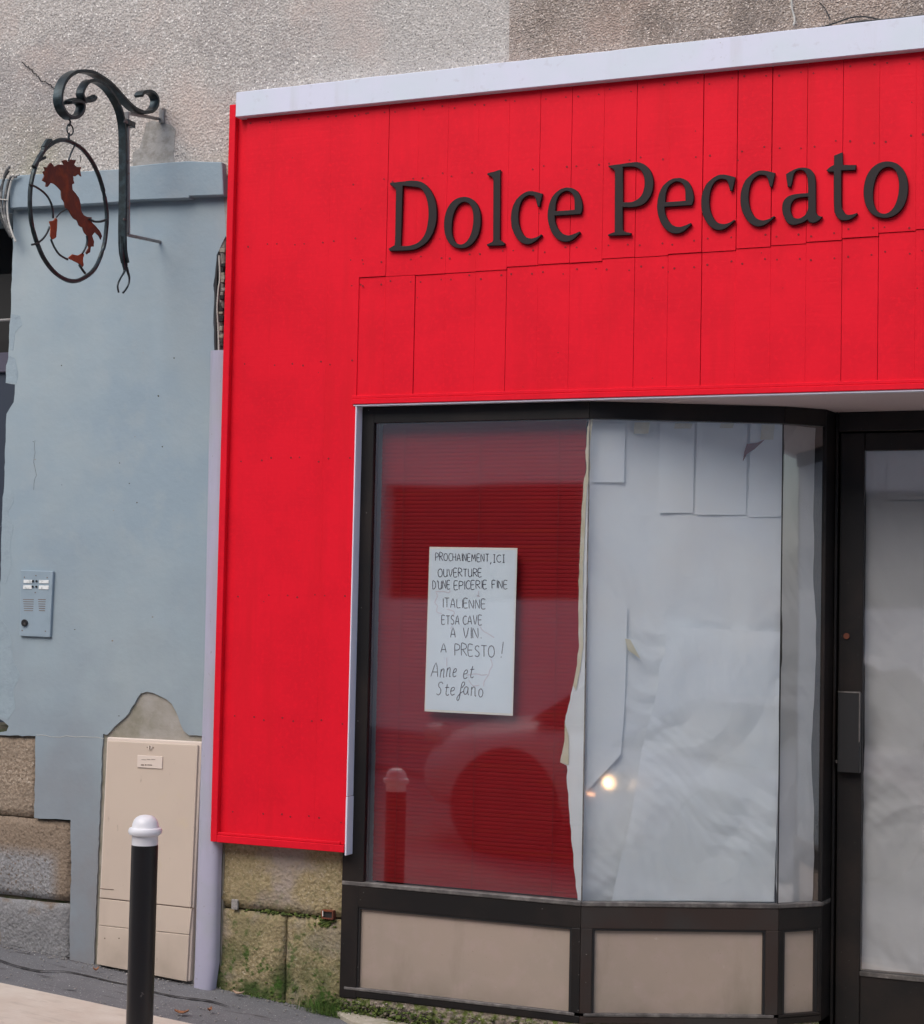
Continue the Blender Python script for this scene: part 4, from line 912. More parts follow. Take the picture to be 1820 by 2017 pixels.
# ================================================================ INTERCOM
zi = Zm(0, 1180, 9.17)
IC = thing('intercom', P(70, 1190), 'small grey metal door intercom plate with name cards on the painted wall', 'intercom')
m = MB(); quadbox(m, P(*zi(400, 215), -0.014), P(*zi(1025, 240), -0.014), P(*zi(965, 1520), -0.014), P(*zi(372, 1495), -0.014), -0.014, 0.0); m.obj('plate', M['alu'], IC, bevel=0.002)
for (a_, b_, c_, d_) in ((455, 405, 620, 470), (755, 410, 940, 475), (448, 508, 610, 585), (750, 515, 935, 592)):
    q0, q1 = P(*zi(a_, b_), -0.0165), P(*zi(c_, d_), -0.0165); m = MB(); m.box(q0.x, q1.x, -0.0165, -0.0142, q1.z, q0.z); m.obj('name_card', M['tagw'], IC, bevel=0.0006)
for (a_, b_) in ((645, 432), (712, 432), (640, 538), (708, 540)):
    m = MB(); m.disc(P(*zi(a_, b_), -0.0142), 0.0045, 0.004, 10); m.obj('button', M['blk'], IC)
m = MB()
for r_ in range(6):
    for (xa, xb) in ((445, 655), (735, 885)):
        q0, q1 = P(*zi(xa+r_*4, 780+r_*43), -0.0146), P(*zi(xb-r_*3, 796+r_*43), -0.0146); m.box(q0.x, q1.x, -0.0146, -0.0143, q1.z, q0.z)
m.obj('speaker_grille', M['groove'], IC)
m = MB(); m.disc(P(*zi(485, 1240), -0.0142), 0.0155, 0.008, 20); lkk = m.obj('lock', M['blk'], IC, bevel=0.001)
m = MB(); m.disc(P(*zi(475, 1255), -0.0225), 0.005, 0.001, 12); m.obj('key_slot', M['lip'], lkk)
m = MB()
for (a_, b_) in ((475, 355), (915, 365), (697, 325), (683, 652), (430, 1385), (880, 1400)): m.disc(P(*zi(a_, b_), -0.0142), 0.0028, 0.0012, 8)
m.obj('screw', M['groove'], IC)

# ================================================================ BOLLARD
yb_ = -1.03
bt = P(287, 1605, yb_)
gzb = gz(bt.x)+0.012; H = bt.z-gzb
BO = thing('bollard', (bt.x, yb_, gzb), 'slim black metal bollard with a white domed cap on the pale pavement', 'bollard')
rs = 0.0465
k = 6.35/3480*0.985     # metres per px at the bollard (display px), roughly
m = MB(); m.lathe((bt.x, yb_, gzb), [(rs*1.35, 0), (rs*1.3, 0.02), (rs, 0.03), (rs, H-0.104)], 32); m.obj('post', M['bollard'], BO, smooth=True)
pr_ = [(rs*0.98, H-0.1035), (rs*0.98, H-0.073), (rs*1.03, H-0.070), (rs*1.19, H-0.067), (rs*1.26, H-0.060), (rs*1.26, H-0.053), (rs*1.19, H-0.046), (rs*1.03, H-0.043), (rs*1.00, H-0.040), (rs*0.97, H-0.030), (rs*0.88, H-0.019), (rs*0.73, H-0.010), (rs*0.5, H-0.0035), (rs*0.25, H-0.0006), (0.0005, H)]
m = MB(); m.lathe((bt.x, yb_, gzb), pr_, 32); m.obj('cap', M['bcap'], BO, smooth=True)

# ================================================================ BRACKET AND HANGING SIGN
x0 = P(322, 236, 0).x
zB2 = Zm(20, 130, 5.0556)
def bp(pts, conv=zB2): return [PX(*conv(a, b), x0) for a, b in pts]
BK = thing('sign_bracket', (x0, -0.2, 3.0), 'black wrought iron scroll bracket fixed to the wall above the ledge', 'bracket')
zO = Zm(0, 0, 2.8815)
outer = bp([(1378, 372), (1400, 335), (1460, 318), (1520, 345), (1552, 410), (1540, 480), (1500, 530), (1430, 545), (1340, 520), (1250, 450), (1150, 340), (1050, 235), (950, 165), (860, 118), (770, 105), (690, 112), (610, 160), (555, 235), (525, 330), (520, 420), (545, 510), (600, 580), (660, 603), (715, 580), (752, 530), (760, 470), (735, 435), (680, 425), (620, 440)])
m = MB(); m.strap(smoothpath(outer, 5), 0.042, 0.013); m.obj('scroll', M['iron'], BK, bevel=0.0015)
inner = bp([(1215, 1000), (1208, 800), (1195, 640), (1160, 500), (1110, 400), (1040, 300), (965, 235), (890, 205), (825, 218), (780, 270), (755, 340), (775, 400), (830, 425), (885, 400), (895, 372)])
for cpts, rr0 in (([(600, 432), (650, 415), (710, 412), (760, 425)], (0.007, 0.010)), ([(770, 430), (820, 415), (865, 400), (900, 388)], (0.010, 0.015))):
    pp_ = smoothpath([PX(*zB2(a, b), x0) for a, b in cpts], 5); m = MB(); m.tube(pp_, 0, 10, rr=[rr0[0]+(rr0[1]-rr0[0])*i/len(pp_) for i in range(len(pp_))]); m.obj('curl', M['iron'], BK, smooth=True)
low = [PX(*zO(a, b), x0) for a, b in ((748, 1000), (748, 1200), (745, 1400), (748, 1520), (762, 1600), (776, 1650), (785, 1690), (775, 1735), (745, 1780))]
low2 = [PX(*zO(a, b), x0) for a, b in ((746, 1440), (746, 1480), (744, 1540), (752, 1610), (757, 1650), (735, 1690), (716, 1735), (722, 1780))]
m = MB(); m.strap(smoothpath(low[::-1][:-2]+[low[0]]+inner, 5) if False else smoothpath(low[::-1][4:]+inner[1:], 5), 0.036, 0.012); m.obj('upright', M['iron'], BK, bevel=0.0015)
for tl_ in (low2, [PX(*zO(a, b), x0) for a, b in ((756, 1450), (758, 1500), (760, 1560), (766, 1610), (776, 1650), (787, 1690), (782, 1730), (765, 1762), (748, 1782))]):
    m = MB(); tp_ = smoothpath(tl_, 5); m.tube(tp_, 0, 8, rr=[0.012-0.0080*min(1, 1.5*i/len(tp_)) for i in range(len(tp_))]); m.obj('tail', M['iron'], BK, smooth=True)
m = MB(); a_ = PX(*zO(768, 680), x0); b_ = PX(*zO(772, 1420), x0); m.strap([a_+Vector((0, 0.004, 0)), b_+Vector((0, 0.004, 0))], 0.022, 0.010); m.obj('backing_bar', M['steel'], BK, bevel=0.001)
for (a, b, c, d) in ((815, 703, 985, 722), (775, 1430, 975, 1470)):
    p0 = PX(*zO(a, b), x0); p1 = P(*zO(c, d), 0.0); p1 = Vector((p1.x, 0.02, p1.z))
    m = MB(); m.tube([p0+Vector((0, -0.03 if b < 800 else 0, 0)), p1], 0.007, 8); m.obj('wall_rod', M['steel'], BK, smooth=True)
q = P(*zO(985, 700), -0.02); m = MB(); m.box(q.x-0.012, q.x+0.012, -0.026, -0.010, q.z-0.035, q.z+0.03); m.obj('wall_plate', M['steel'], BK, bevel=0.002)
q = PX(*zO(785, 757), x0); m = MB(); m.box(x0-0.016, x0+0.02, q.y-0.035, q.y+0.02, q.z-0.012, q.z+0.012); m.obj('clamp', M['iron'], BK, bevel=0.002)
q = PX(*zO(745, 742), x0); m = MB(); m.box(x0+0.013, x0+0.02, q.y-0.014, q.y+0.014, q.z-0.008, q.z+0.008); m.obj('bolt', M['lip'], BK, bevel=0.002)
q = PX(*zO(742, 1337), x0); m = MB(); m.box(x0+0.012, x0+0.018, q.y-0.012, q.y+0.012, q.z-0.004, q.z+0.004); m.obj('bolt', M['lip'], BK, bevel=0.001)

HS = thing('hanging_sign', PX(*zB2(640, 620), x0), 'round iron ring sign with rusty boot shaped map hanging from the scroll bracket', 'sign')
zR = Zm(40, 280, 5.932)
c0 = PX(*zB2(647, 728), x0); rl = abs(PX(*zB2(647, 672), x0).z-PX(*zB2(647, 784), x0).z)/2
m = MB(); m.tube([c0+Vector((0, math.cos(t)*rl, math.sin(t)*rl)) for t in [2*math.pi*k_/20 for k_ in range(20)]], 0.0032, 6, True); m.obj('link', M['iron'], HS, smooth=True)
m = MB(); m.tube([PX(*zB2(632, 600), x0), PX(*zB2(650, 640), x0), PX(*zB2(640, 690), x0)], 0.004, 6); m.obj('eye', M['iron'], HS, smooth=True)
m = MB(); m.tube([PX(*zB2(640, 765), x0), PX(*zB2(632, 810), x0), PX(*zB2(640, 850), x0)], 0.0045, 6); m.obj('eye', M['iron'], HS, smooth=True)
tp, bo = PX(*zR(620, 100), x0), PX(*zR(630, 1855), x0)
lf_, rt_ = PX(*zR(130, 1000), x0), PX(*zR(1105, 960), x0)
cz = (tp.z+bo.z)/2; cy_ = (lf_.y+rt_.y)/2; rz = abs(tp.z-bo.z)/2; ry = abs(lf_.y-rt_.y)/2
m = MB(); m.tube([Vector((x0, cy_+ry*math.cos(t), cz+rz*math.sin(t)))+Vector((0, 0.003*noise.noise(Vector((t*3, 0, 0))), 0.003*noise.noise(Vector((0, t*3, 0))))) for t in [2*math.pi*k_/64 for k_ in range(64)]], 0.0088, 8, True)
m.obj('ring', M['iron'], HS, smooth=True)
def rod(pts, r=0.0042, nm='rod', mt=None):
    m = MB(); m.tube(smoothpath([PX(*zR(a, b), x0+0.006) for a, b in pts]), r, 6); m.obj(nm, mt or M['iron'], HS, smooth=True)
rod([(380, 105), (320, 170), (290, 260), (240, 330), (185, 430)], 0.010, 'forged_leaf'); rod([(400, 100), (350, 110), (300, 190)], 0.009, 'forged_leaf')
rod([(330, 310), (260, 345), (200, 390)], 0.006, 'forged_leaf')
rod([(130, 650), (200, 675), (300, 740), (370, 820), (415, 930), (428, 1075)]); rod([(160, 1405), (230, 1385), (310, 1320), (360, 1240), (382, 1180)])
rod([(400, 1335), (440, 1430), (510, 1530), (610, 1590)]); rod([(850, 1290), (855, 1360), (835, 1440), (795, 1515)])
rod([(600, 960), (530, 995), (470, 1060)], 0.003); rod([(880, 1085), (950, 1115), (1030, 1112), (1090, 1090)], 0.005)
rod([(755, 1655), (790, 1710), (830, 1765)], 0.005); rod([(705, 150), (660, 240), (620, 350)], 0.0035); rod([(765, 280), (775, 330), (765, 370)], 0.0015)
ital = [(300, 430), (340, 440), (385, 378), (410, 400), (430, 430), (490, 398), (560, 412), (528, 355), (580, 342), (600, 372), (640, 337), (702, 342), (680, 400), (712, 430), (770, 428), (755, 480), (770, 550), (740, 522), (692, 550), (665, 540), (670, 600), (680, 638), (655, 650), (662, 720), (700, 762), (740, 820), (760, 900), (762, 960), (800, 1035), (840, 1055), (898, 1060), (890, 1110), (950, 1170), (1000, 1230), (1030, 1300), (1015, 1340), (990, 1290), (940, 1243), (905, 1290), (930, 1370), (925, 1428), (890, 1425), (880, 1500), (842, 1525), (830, 1500), (865, 1440), (850, 1380), (845, 1290), (810, 1252), (790, 1190), (742, 1160), (720, 1100), (672, 1070), (620, 980), (572, 940), (560, 880), (530, 830), (520, 730), (475, 680), (430, 642), (385, 630), (350, 680), (325, 675), (332, 630), (282, 600), (310, 540), (290, 490), (320, 480)]
def roughen(pts, a=4):
    out = []
    for i, p in enumerate(pts):
        q = pts[(i+1) % len(pts)]; out.append(p); out.append(((p[0]+q[0])/2+random.uniform(-a, a), (p[1]+q[1])/2+random.uniform(-a, a)))
    return out
for nm, pl, mt_ in (('map_plate', ital, M['rust']), ('island_plate', [(375, 1110), (430, 1100), (450, 1070), (470, 1092), (465, 1200), (455, 1310), (430, 1330), (402, 1340), (385, 1290), (390, 1200), (380, 1140)], M['rust2']),
                    ('island_plate', [(610, 1570), (660, 1525), (730, 1540), (790, 1505), (805, 1530), (790, 1600), (800, 1660), (780, 1690), (740, 1640), (680, 1610), (640, 1592)], M['rust2'])):
    m = MB(); m.prism([PX(*zR(a, b), x0-0.003) for a, b in roughen(pl)], (0.005, 0, 0)); m.obj(nm, mt_, HS)

# ================================================================ BLIND
bx0, bx1 = x_in+0.007, A.x-0.036
BL = thing('venetian_blind', (bx0, 0.07, ZG0), 'closed maroon venetian blind behind the left window pane', 'blind')
pitchs = 0.0158; ns = int((ZG1-0.0-ZG0)/pitchs)
sm = None
for i in range(ns):
    z = ZG0+0.010+i*pitchs
    if sm is None:
        m = MB(); n_ = 4; wdt = 0.0228; tilt = R_(77); vs = []; fs = []
        for j in range(n_+1):
            s_ = (j/n_-0.5)*wdt; crown = 0.0016*(1-(2*j/n_-1)**2)
            yy = s_*math.cos(tilt)-crown*math.sin(tilt); zz_ = s_*math.sin(tilt)+crown*math.cos(tilt)
            vs += [(0, yy, zz_), (bx1-bx0, yy, zz_)]
        for j in range(n_): fs.append((2*j, 2*j+1, 2*j+3, 2*j+2))
        m.add(vs, fs); sm = m.mesh('slat', smooth=True)
    o = link('slat', sm, M['slat'], BL); o.location = (bx0+random.uniform(-.001, .001), 0.070, z+random.uniform(-.0006, .0006))
    o.rotation_euler = (random.gauss(0, 0.015), 0, 0)
for t in (0.12, 0.5, 0.88):
    x = bx0+(bx1-bx0)*t; m = MB(); m.tube([(x, 0.056, ZG0), (x, 0.056, ZG1)], 0.0009, 5); m.obj('ladder_cord', M['cord'], BL)

# ================================================================ PAPER SHEETS
def paperwall(name, label, path, polyD, off, mt, crump=0.006, seed=0, res=0.022, group=None):
    """sheet hung behind the glass; polyD in display px; path plane segments i"""
    raise NotImplementedError
def plane_pt(px, py, a, b, d):
    """intersect view ray with vertical plane through plan points a,b offset d inward"""
    t_ = (b-a).normalized(); n_ = Vector((-t_.y, t_.x)); r = ray(px, py)
    o_ = a+n_*d; k_ = ((o_.x-CAM.x)*n_.x+(o_.y-CAM.y)*n_.y)/(r.x*n_.x+r.y*n_.y); return CAM+r*k_
def sheetpoly(name, label, a, b, d, edgeL, edgeR, mt, amp=0.004, seed=0, nx=26, nz=90, cat='paper sheet', parent=None, low=0.35):
    """edgeL/edgeR: display-px polylines from top to bottom; surface between them, crumpled"""
    n_ = Vector((-(b-a).normalized().y, (b-a).normalized().x)); t_ = (b-a).normalized()
    def conv(e): return [((Vector((plane_pt(x, y, a, b, d).x, plane_pt(x, y, a, b, d).y))-a).dot(t_), plane_pt(x, y, a, b, d).z) for x, y in e]
    L_, R_e = conv(edgeL), conv(edgeR)
    def lerp_e(e, v):
        v = v*(len(e)-1); i = min(int(v), len(e)-2); f = v-i; return (e[i][0]*(1-f)+e[i+1][0]*f, e[i][1]*(1-f)+e[i+1][1]*f)
    def by_arc(e):
        ds = [0]
        for i in range(len(e)-1): ds.append(ds[-1]+abs(e[i+1][1]-e[i][1])+1e-4)
        return ds
    dl_, dr_ = by_arc(L_), by_arc(R_e)
    def at(e, ds, v):
        s_ = v*ds[-1]
        for i in range(len(e)-1):
            if s_ <= ds[i+1]+1e-9:
                f = (s_-ds[i])/(ds[i+1]-ds[i]); return (e[i][0]*(1-f)+e[i+1][0]*f, e[i][1]*(1-f)+e[i+1][1]*f)
        return e[-1]
    bm = bmesh.new(); g = []
    for j in range(nz+1):
        v = j/nz; l_, r_ = at(L_, dl_, v), at(R_e, dr_, v); row = []
        for i in range(nx+1):
            u = i/nx; s_ = l_[0]*(1-u)+r_[0]*u; z = l_[1]*(1-u)+r_[1]*u
            lowm = low+(1-low)*max(0, min(1, (1.75-z)/0.9))
            w1 = noise.noise(Vector((s_*2.2, z*2.2, seed)))*1.1; w2 = noise.noise(Vector((s_*5.5, z*5.5, seed+4)))*0.5
            h = 0.0
            for (ang, fr_, am_, k_) in ((62, 2.4, 1.0, 1), (40, 3.9, .66, 2), (-28, 3.5, .42, 3), (82, 6.1, .36, 4), (12, 6.7, .24, 5), (-60, 9.0, .16, 6), (52, 12.0, .10, 7)):
                an = R_(ang+seed % 17); xx = (s_*math.sin(an)-z*math.cos(an))*fr_+w1*fr_*0.16+w2*0.5+seed*0.37
                tri = abs((xx % 1.0)-0.5)*2; tri = abs(tri-0.5)*2 if k_ % 3 == 0 else tri
                mk = max(0.0, min(1.0, 0.45+1.7*noise.noise(Vector((s_*1.9+k_*3.3, z*1.9, seed+k_)))))
                h += am_*mk*tri
            h = amp*(0.5*noise.noise(Vector((s_*2.0, seed, z*1.5)))+lowm*h*0.9)
            h = min(max(h+amp*0.2, 0), amp*2.0)
            p = a+t_*s_+n_*(d+max(0, h))
            row.append(bm.verts.new((p.x, p.y, z)))
        g.append(row)
    for j in range(nz):
        for i in range(nx): f = bm.faces.new((g[j][i], g[j][i+1], g[j+1][i+1], g[j+1][i])); f.smooth = True
    bmesh.ops.recalc_face_normals(bm, faces=bm.faces)
    me = bpy.data.meshes.new(name); bm.to_mesh(me); bm.free(); o = link(name, me, mt, parent)
    if label: tag(o, label, cat)
    return o
z7 = Zm(1150, 820, 2.272); z8 = Zm(700, 1500, 1.4548)
eL = [z7(*q) for q in ((215, 143), (205, 200), (195, 300), (200, 380), (185, 470), (178, 560), (172, 700), (165, 850), (163, 1000), (165, 1240), (150, 1350), (130, 1450), (110, 1540), (95, 1600))]+[z8(*q) for q in ((716, 30), (716, 90), (702, 160), (722, 168), (724, 240), (731, 320), (739, 420), (746, 500), (755, 588))]
_e = []
for i in range(len(eL)-1):
    for k in range(4):
        t = k/4; _e.append((eL[i][0]*(1-t)+eL[i+1][0]*t+random.uniform(-1.3, 1.3)*(k > 0), eL[i][1]*(1-t)+eL[i+1][1]*t))
_e.append(eL[-1]); eL0 = eL; eL = _e
topA, botA = (1161, 826), (1147, 1778)
eA_ = [(topA[0]+(botA[0]-topA[0])*i/8-1.0, topA[1]+(botA[1]-topA[1])*i/8) for i in range(9)]
sheetpoly('paper_sheet', 'white paper strip with torn yellow taped left edge beside the maroon blind', A0, A, 0.026, eL, eA_, M['paper'], 0.004, 1, 14, 200)
# tape edging
def shift(e, dx): return [(x+dx, y) for x, y in e]
o = sheetpoly('masking_tape', 'yellowed strip of tape along the torn paper edge near the blind', A0, A, 0.0235, eL[:44], shift(eL0[:12], 8), M['tape'], 0.0015, 2, 6, 120, cat='tape')
o = sheetpoly('masking_tape', 'short yellowed tape tab at the lower torn paper edge', A0, A, 0.0238, eL0[13:17], shift([(1117, 1450), (1117, 1475), (1117, 1507)], 3), M['tape'], 0.0006, 3, 4, 10, cat='tape')
# section 2
B2, B3 = (1548, 836), (1530, 1781)
eB_ = [(B2[0]+(B3[0]-B2[0])*i/8-2, B2[1]+(B3[1]-B2[1])*i/8) for i in range(9)]
eA2 = [(x-1.2, y) for x, y in eA_]
sheetpoly('paper_sheet', 'large crumpled white paper sheet covering the middle pane', A, B, 0.056, eA2, eB_, M['paper'], 0.017, 11, 110, 260)
zf = Zm(1200, 1380, 3.3704)
eF = [zf(*q) for q in ((700, -190), (690, 0), (650, 100), (640, 250), (610, 380), (560, 560), (520, 720), (495, 880), (460, 1080), (430, 1240), (380, 1440), (340, 1620), (315, 1760))]
sheetpoly('paper_sheet', 'upper layer of crumpled paper with a slanting left edge across the lower middle pane', A, B, 0.019, eF, [(x-5, y) for x, y in [(1543, 1245), (1540, 1500), (1531, 1777)]], M['paper'], 0.014, 23, 110, 210, low=0.55)
eG1 = [(1166, 1150), (1162, 1320)]; 
eG = [zf(*q) for q in ((170, -260), (165, 0), (165, 150))]
sheetpoly('paper_sheet', 'narrow folded paper flap with a curved lower edge at the left of the middle pane', A, B, 0.0530, [(1160, 1130), (1156, 1500), (1154, 1560)], [zf(*q) for q in ((420, -330), (415, 0), (400, 400), (375, 720))], M['paper'], 0.004, 31, 24, 80)
# hanging strips at top
for k_, (a_, b_, yb1) in enumerate(((1300, 1368, 1010), (1373, 1472, 1014), (1478, 1542, 1018), (1168, 1232, 950))):
    sheetpoly('paper_strip', ['pale paper strip taped at the top of the middle pane, left of centre', 'wide pale paper strip taped at the top of the middle pane, right of centre', 'pale paper strip at the top right corner of the middle pane beside the black joint', 'short pale paper strip at the top left corner of the middle pane'][k_], A, B, 0.0545, [(a_, 832), (a_-3, yb1)], [(b_, 834), (b_-3, yb1)], M['paper'], 0.0016, 40+k_, 12, 30, cat='paper strip')
for k_, (xx, yy, w_, h_) in enumerate(((1250, 832, 30, 22), (1330, 834, 34, 10), (1420, 834, 26, 9), (1500, 836, 26, 30))):
    sheetpoly('masking_tape', ['yellowish tape scrap at the top left of the middle pane', 'thin yellowish tape on the left paper strip top', 'thin yellowish tape on the wide paper strip top', 'crumpled yellow tape scrap near the top right corner of the middle pane'][k_], A, B, 0.0480, [(xx, yy), (xx-2, yy+h_)], [(xx+w_, yy), (xx+w_-3, yy+h_)], M['tape'], 0.0005, 60+k_, 3, 3, cat='tape')
# torn triangular bit
zt2 = Zm(1230, 860, 3.5)
def flat2(pts, d, mt, name, label, cat):
    m = MB(); qs = [plane_pt(x, y, A, B, d) for x, y in pts]; n_ = Vector((-(B-A).normalized().y, (B-A).normalized().x, 0))
    m.prism(qs, n_*0.0008); o = m.obj(name, mt); tag(o, label, cat)
flat2([zt2(*q) for q in ((1185, 400), (1195, 330), (1215, 270), (1290, 262), (1350, 235), (1270, 310), (1215, 345))], 0.0500, M['cord'], 'torn_hole', 'small torn dark red gap in the paper near the top right of the middle pane', 'tear')
flat2([z7(*q) for q in ((385, 1200), (410, 1205), (460, 1298), (400, 1255))], 0.0400, M['tape'], 'tape_scrap', 'small pale yellow triangular tape scrap on the middle pane', 'tape')
# section 3
eC_ = [(1612, 842), (1609, 1100), (1608, 1300), (1602, 1500), (1610, 1620), (1603, 1779)]
sheetpoly('paper_sheet', 'grey looking paper in the narrow angled pane beside the door post', B, Cc, 0.020, [(x+4.5, y) for x, y in eB_], eC_, M['paperD'], 0.020, 51, 50, 240, low=0.9)
# door
Da, Db = Vector((dl, yD)), Vector((dr, yD))
def dpx(x, z):     # display px of a point on the door plane
    v = Vector((x, yD+0.02, z))-CAM; return (CX+F_PX*v.dot(r2)/v.dot(fwd), CY-F_PX*v.dot(u2)/v.dot(fwd))
sheetpoly('paper_sheet', 'crumpled white paper covering the inside of the shop door glass', Da, Db, 0.018, [dpx(dl, dz1), dpx(dl, dz0)], [dpx(dr, dz1), dpx(dr, dz0)], M['paperD'], 0.020, 71, 100, 240, low=0.5)
for k_, (a_, b_, c_, d_, lb_) in enumerate(((410, 265, 640, 505, 'pale rectangle standing in for a reflection at the top of the door glass'),)):  # added pale rectangle, stands in for a reflection in the door glass
    p_ = [zd2(a_, b_), zd2(c_, b_), zd2(a_-8, d_), zd2(c_, d_)]
    sheetpoly('reflection_patch', lb_, Da, Db, 0.0172, [p_[0], p_[2]], [p_[1], p_[3]], M['paperD'], 0.0012, 80+k_, 6, 8, cat='reflection patch')
# papers of the other bay
for (a_, b_) in ((path2[0], path2[1]), (path2[1], path2[2]), (path2[2], path2[3])):
    t_ = (b_-a_).normalized(); n_ = Vector((t_.y, -t_.x)); p0, p1 = a_+n_*0.02, b_+n_*0.02
    m = MB(); m.hexa([(p0.x, p0.y, ZG0), (p1.x, p1.y, ZG0), (p1.x+n_.x*.001, p1.y+n_.y*.001, ZG0), (p0.x+n_.x*.001, p0.y+n_.y*.001, ZG0), (p0.x, p0.y, ZG1), (p1.x, p1.y, ZG1), (p1.x+n_.x*.001, p1.y+n_.y*.001, ZG1), (p0.x+n_.x*.001, p0.y+n_.y*.001, ZG1)])
    tag(m.obj('paper_sheet', M['paper']), ['white paper behind the wide flat pane of the right hand bay window', 'white paper behind the slanting pane of the right hand bay window', 'white paper behind the narrow pane of the right hand bay window'][(a_ - path2[0]).length > 0.1 and 1 + (a_ - path2[1]).length > 1.1 and 2 or ((a_ - path2[0]).length > 0.1) * 1], 'paper sheet', 'papers in the right hand bay window')

# ================================================================ POSTER
yP = 0.030
PO = thing('poster', P(925, 1240, yP), 'white handwritten poster announcing an Italian grocery, hung in front of the maroon blind', 'poster')
c4 = [P(846, 1077, yP), P(1019, 1079.5, yP), P(1010, 1410, yP), P(836, 1401, yP)]
m = MB(); m.prism(c4, (0, 0.0012, 0)); m.obj('border', M['posteredge'], PO)
cc = sum(c4, Vector())/4
m = MB(); m.prism([cc+(p-cc)*0.975+Vector((0, -0.0006, 0)) for p in c4], (0, 0.0005, 0)); m.obj('sheet', M['poster'], PO)
FONT = {
 'P': (.62, [[(0, 0), (0, 1), (.35, 1), (.55, .88), (.5, .6), (.3, .5), (0, .48)]]),
 'R': (.66, [[(0, 0), (0, 1), (.35, 1), (.55, .86), (.48, .6), (0, .5)], [(.15, .5), (.6, 0)]]),
 'O': (.75, [[(.35, 1), (.1, .85), (0, .5), (.1, .12), (.35, 0), (.6, .15), (.68, .5), (.58, .88), (.35, 1)]]),
 'C': (.62, [[(.55, .88), (.35, 1), (.1, .82), (0, .45), (.12, .1), (.35, 0), (.56, .14)]]),
 'H': (.66, [[(0, 0), (0, 1)], [(.55, 0), (.55, 1)], [(0, .5), (.55, .5)]]),
 'A': (.72, [[(0, 0), (.32, 1), (.6, 0)], [(.1, .33), (.52, .33)]]),
 'I': (.22, [[(.08, 0), (.08, 1)]]),
 'J': (.22, [[(.08, 0), (.08, 1)]]),
 'i': (.42, [[(.18, 0), (.18, 1)], [(.05, 1), (.32, 1)], [(.05, 0), (.32, 0)]]),
 'N': (.70, [[(0, 0), (0, 1), (.55, 0), (.55, 1)]]),
 'E': (.60, [[(.5, 1), (0, 1), (0, 0), (.5, 0)], [(0, .5), (.42, .52)]]),
 'M': (.85, [[(0, 0), (.08, 1), (.35, .3), (.62, 1), (.7, 0)]]),
 'T': (.66, [[(0, 1), (.6, 1)], [(.3, 1), (.3, 0)]]),
 'U': (.68, [[(0, 1), (.02, .25), (.15, 0), (.4, 0), (.54, .25), (.55, 1)], [(.55, .3), (.57, 0)]]),
 'V': (.68, [[(0, 1), (.28, 0), (.58, 1)]]),
 'D': (.66, [[(0, 0), (0, 1), (.3, .95), (.52, .7), (.52, .3), (.3, .03), (0, 0)]]),
 'F': (.58, [[(.5, 1), (0, 1), (0, 0)], [(0, .52), (.4, .54)]]),
 'L': (.56, [[(0, 1), (0, 0), (.46, 0)]]),
 'S': (.62, [[(.5, .88), (.3, 1), (.08, .88), (.08, .65), (.42, .42), (.5, .2), (.3, 0), (.02, .08)]]),
 "'": (.22, [[(.1, 1.05), (.06, .8)]]), ',': (.25, [[(.12, .08), (.04, -.25)]]), '.': (.2, [[(.06, .06), (.1, 0)]]),
 '!': (.4, [[(.28, 1.2), (.16, .25)], [(.12, .02), (.10, -.05)]]), ' ': (.42, []),
 'n': (.62, [[(.05, .6), (.02, 0)], [(.03, .38), (.2, .6), (.38, .58), (.40, .3), (.42, .02), (.52, .05)]]),
 'e': (.56, [[(.06, .32), (.3, .36), (.42, .5), (.3, .62), (.1, .5), (.04, .22), (.18, 0), (.46, .1)]]),
 't': (.46, [[(.22, .85), (.14, .3), (.16, .05), (.32, 0), (.42, .1)], [(.02, .6), (.42, .62)]]),
 'f': (.52, [[(.30, .55), (.48, .8), (.46, 1.0), (.32, .95), (.24, .5), (.16, -.3), (.04, -.45), (.0, -.25), (.2, .1), (.46, .3)]]),
 'a': (.66, [[(.46, .55), (.25, .6), (.06, .4), (.05, .12), (.2, 0), (.4, .2), (.48, .56), (.46, .12), (.56, 0)]]),
 'o': (.60, [[(.28, .6), (.08, .45), (.06, .15), (.22, 0), (.42, .12), (.46, .42), (.28, .6)]]),
 's': (.66, [[(.58, .86), (.4, 1), (.15, .92), (.12, .7), (.4, .45), (.42, .15), (.2, 0), (0, .1)]]),
}
mt_ = MB()
def stroke(m, pts, wd, y):
    pts = smoothpath([(p.x, y, p.z) for p in pts], 3) if len(pts) > 2 else [Vector((p.x, y, p.z)) for p in pts]
    vs = []; fs = []
    for i, q in enumerate(pts):
        a_ = pts[max(0, i-1)]; b_ = pts[min(len(pts)-1, i+1)]; t_ = (b_-a_).normalized(); n_ = Vector((-t_.z, 0, t_.x))*wd/2
        vs += [q-n_, q+n_]
    for i in range(len(pts)-1): fs.append((2*i, 2*i+1, 2*i+3, 2*i+2))
    m.add(vs, fs)
def write(text, x0_, x1_, y0_, y1_, hgt, conv, slant=0.0, wd=0.0026):
    tot = sum(FONT[c][0] for c in text)-0.1; sx = (x1_-x0_)/tot; cur = 0
    for c in text:
        adv, sts = FONT[c]; jy = random.uniform(-.04, .04); js = random.uniform(.94, 1.06)
        for st in sts:
            pp = []
            for (u, v) in st:
                X = x0_+(cur+u*0.84)*sx+slant*v*hgt; Y = y0_+(y1_-y0_)*(X-x0_)/(x1_-x0_)-(v*js+jy)*hgt
                pp.append(P(*conv(X, Y), yP-0.0015))
            stroke(mt_, pp, wd, yP-0.0016)
        cur += adv
p1 = Zm(880, 1140, 7.583); p2 = Zm(880, 1320, 7.583)
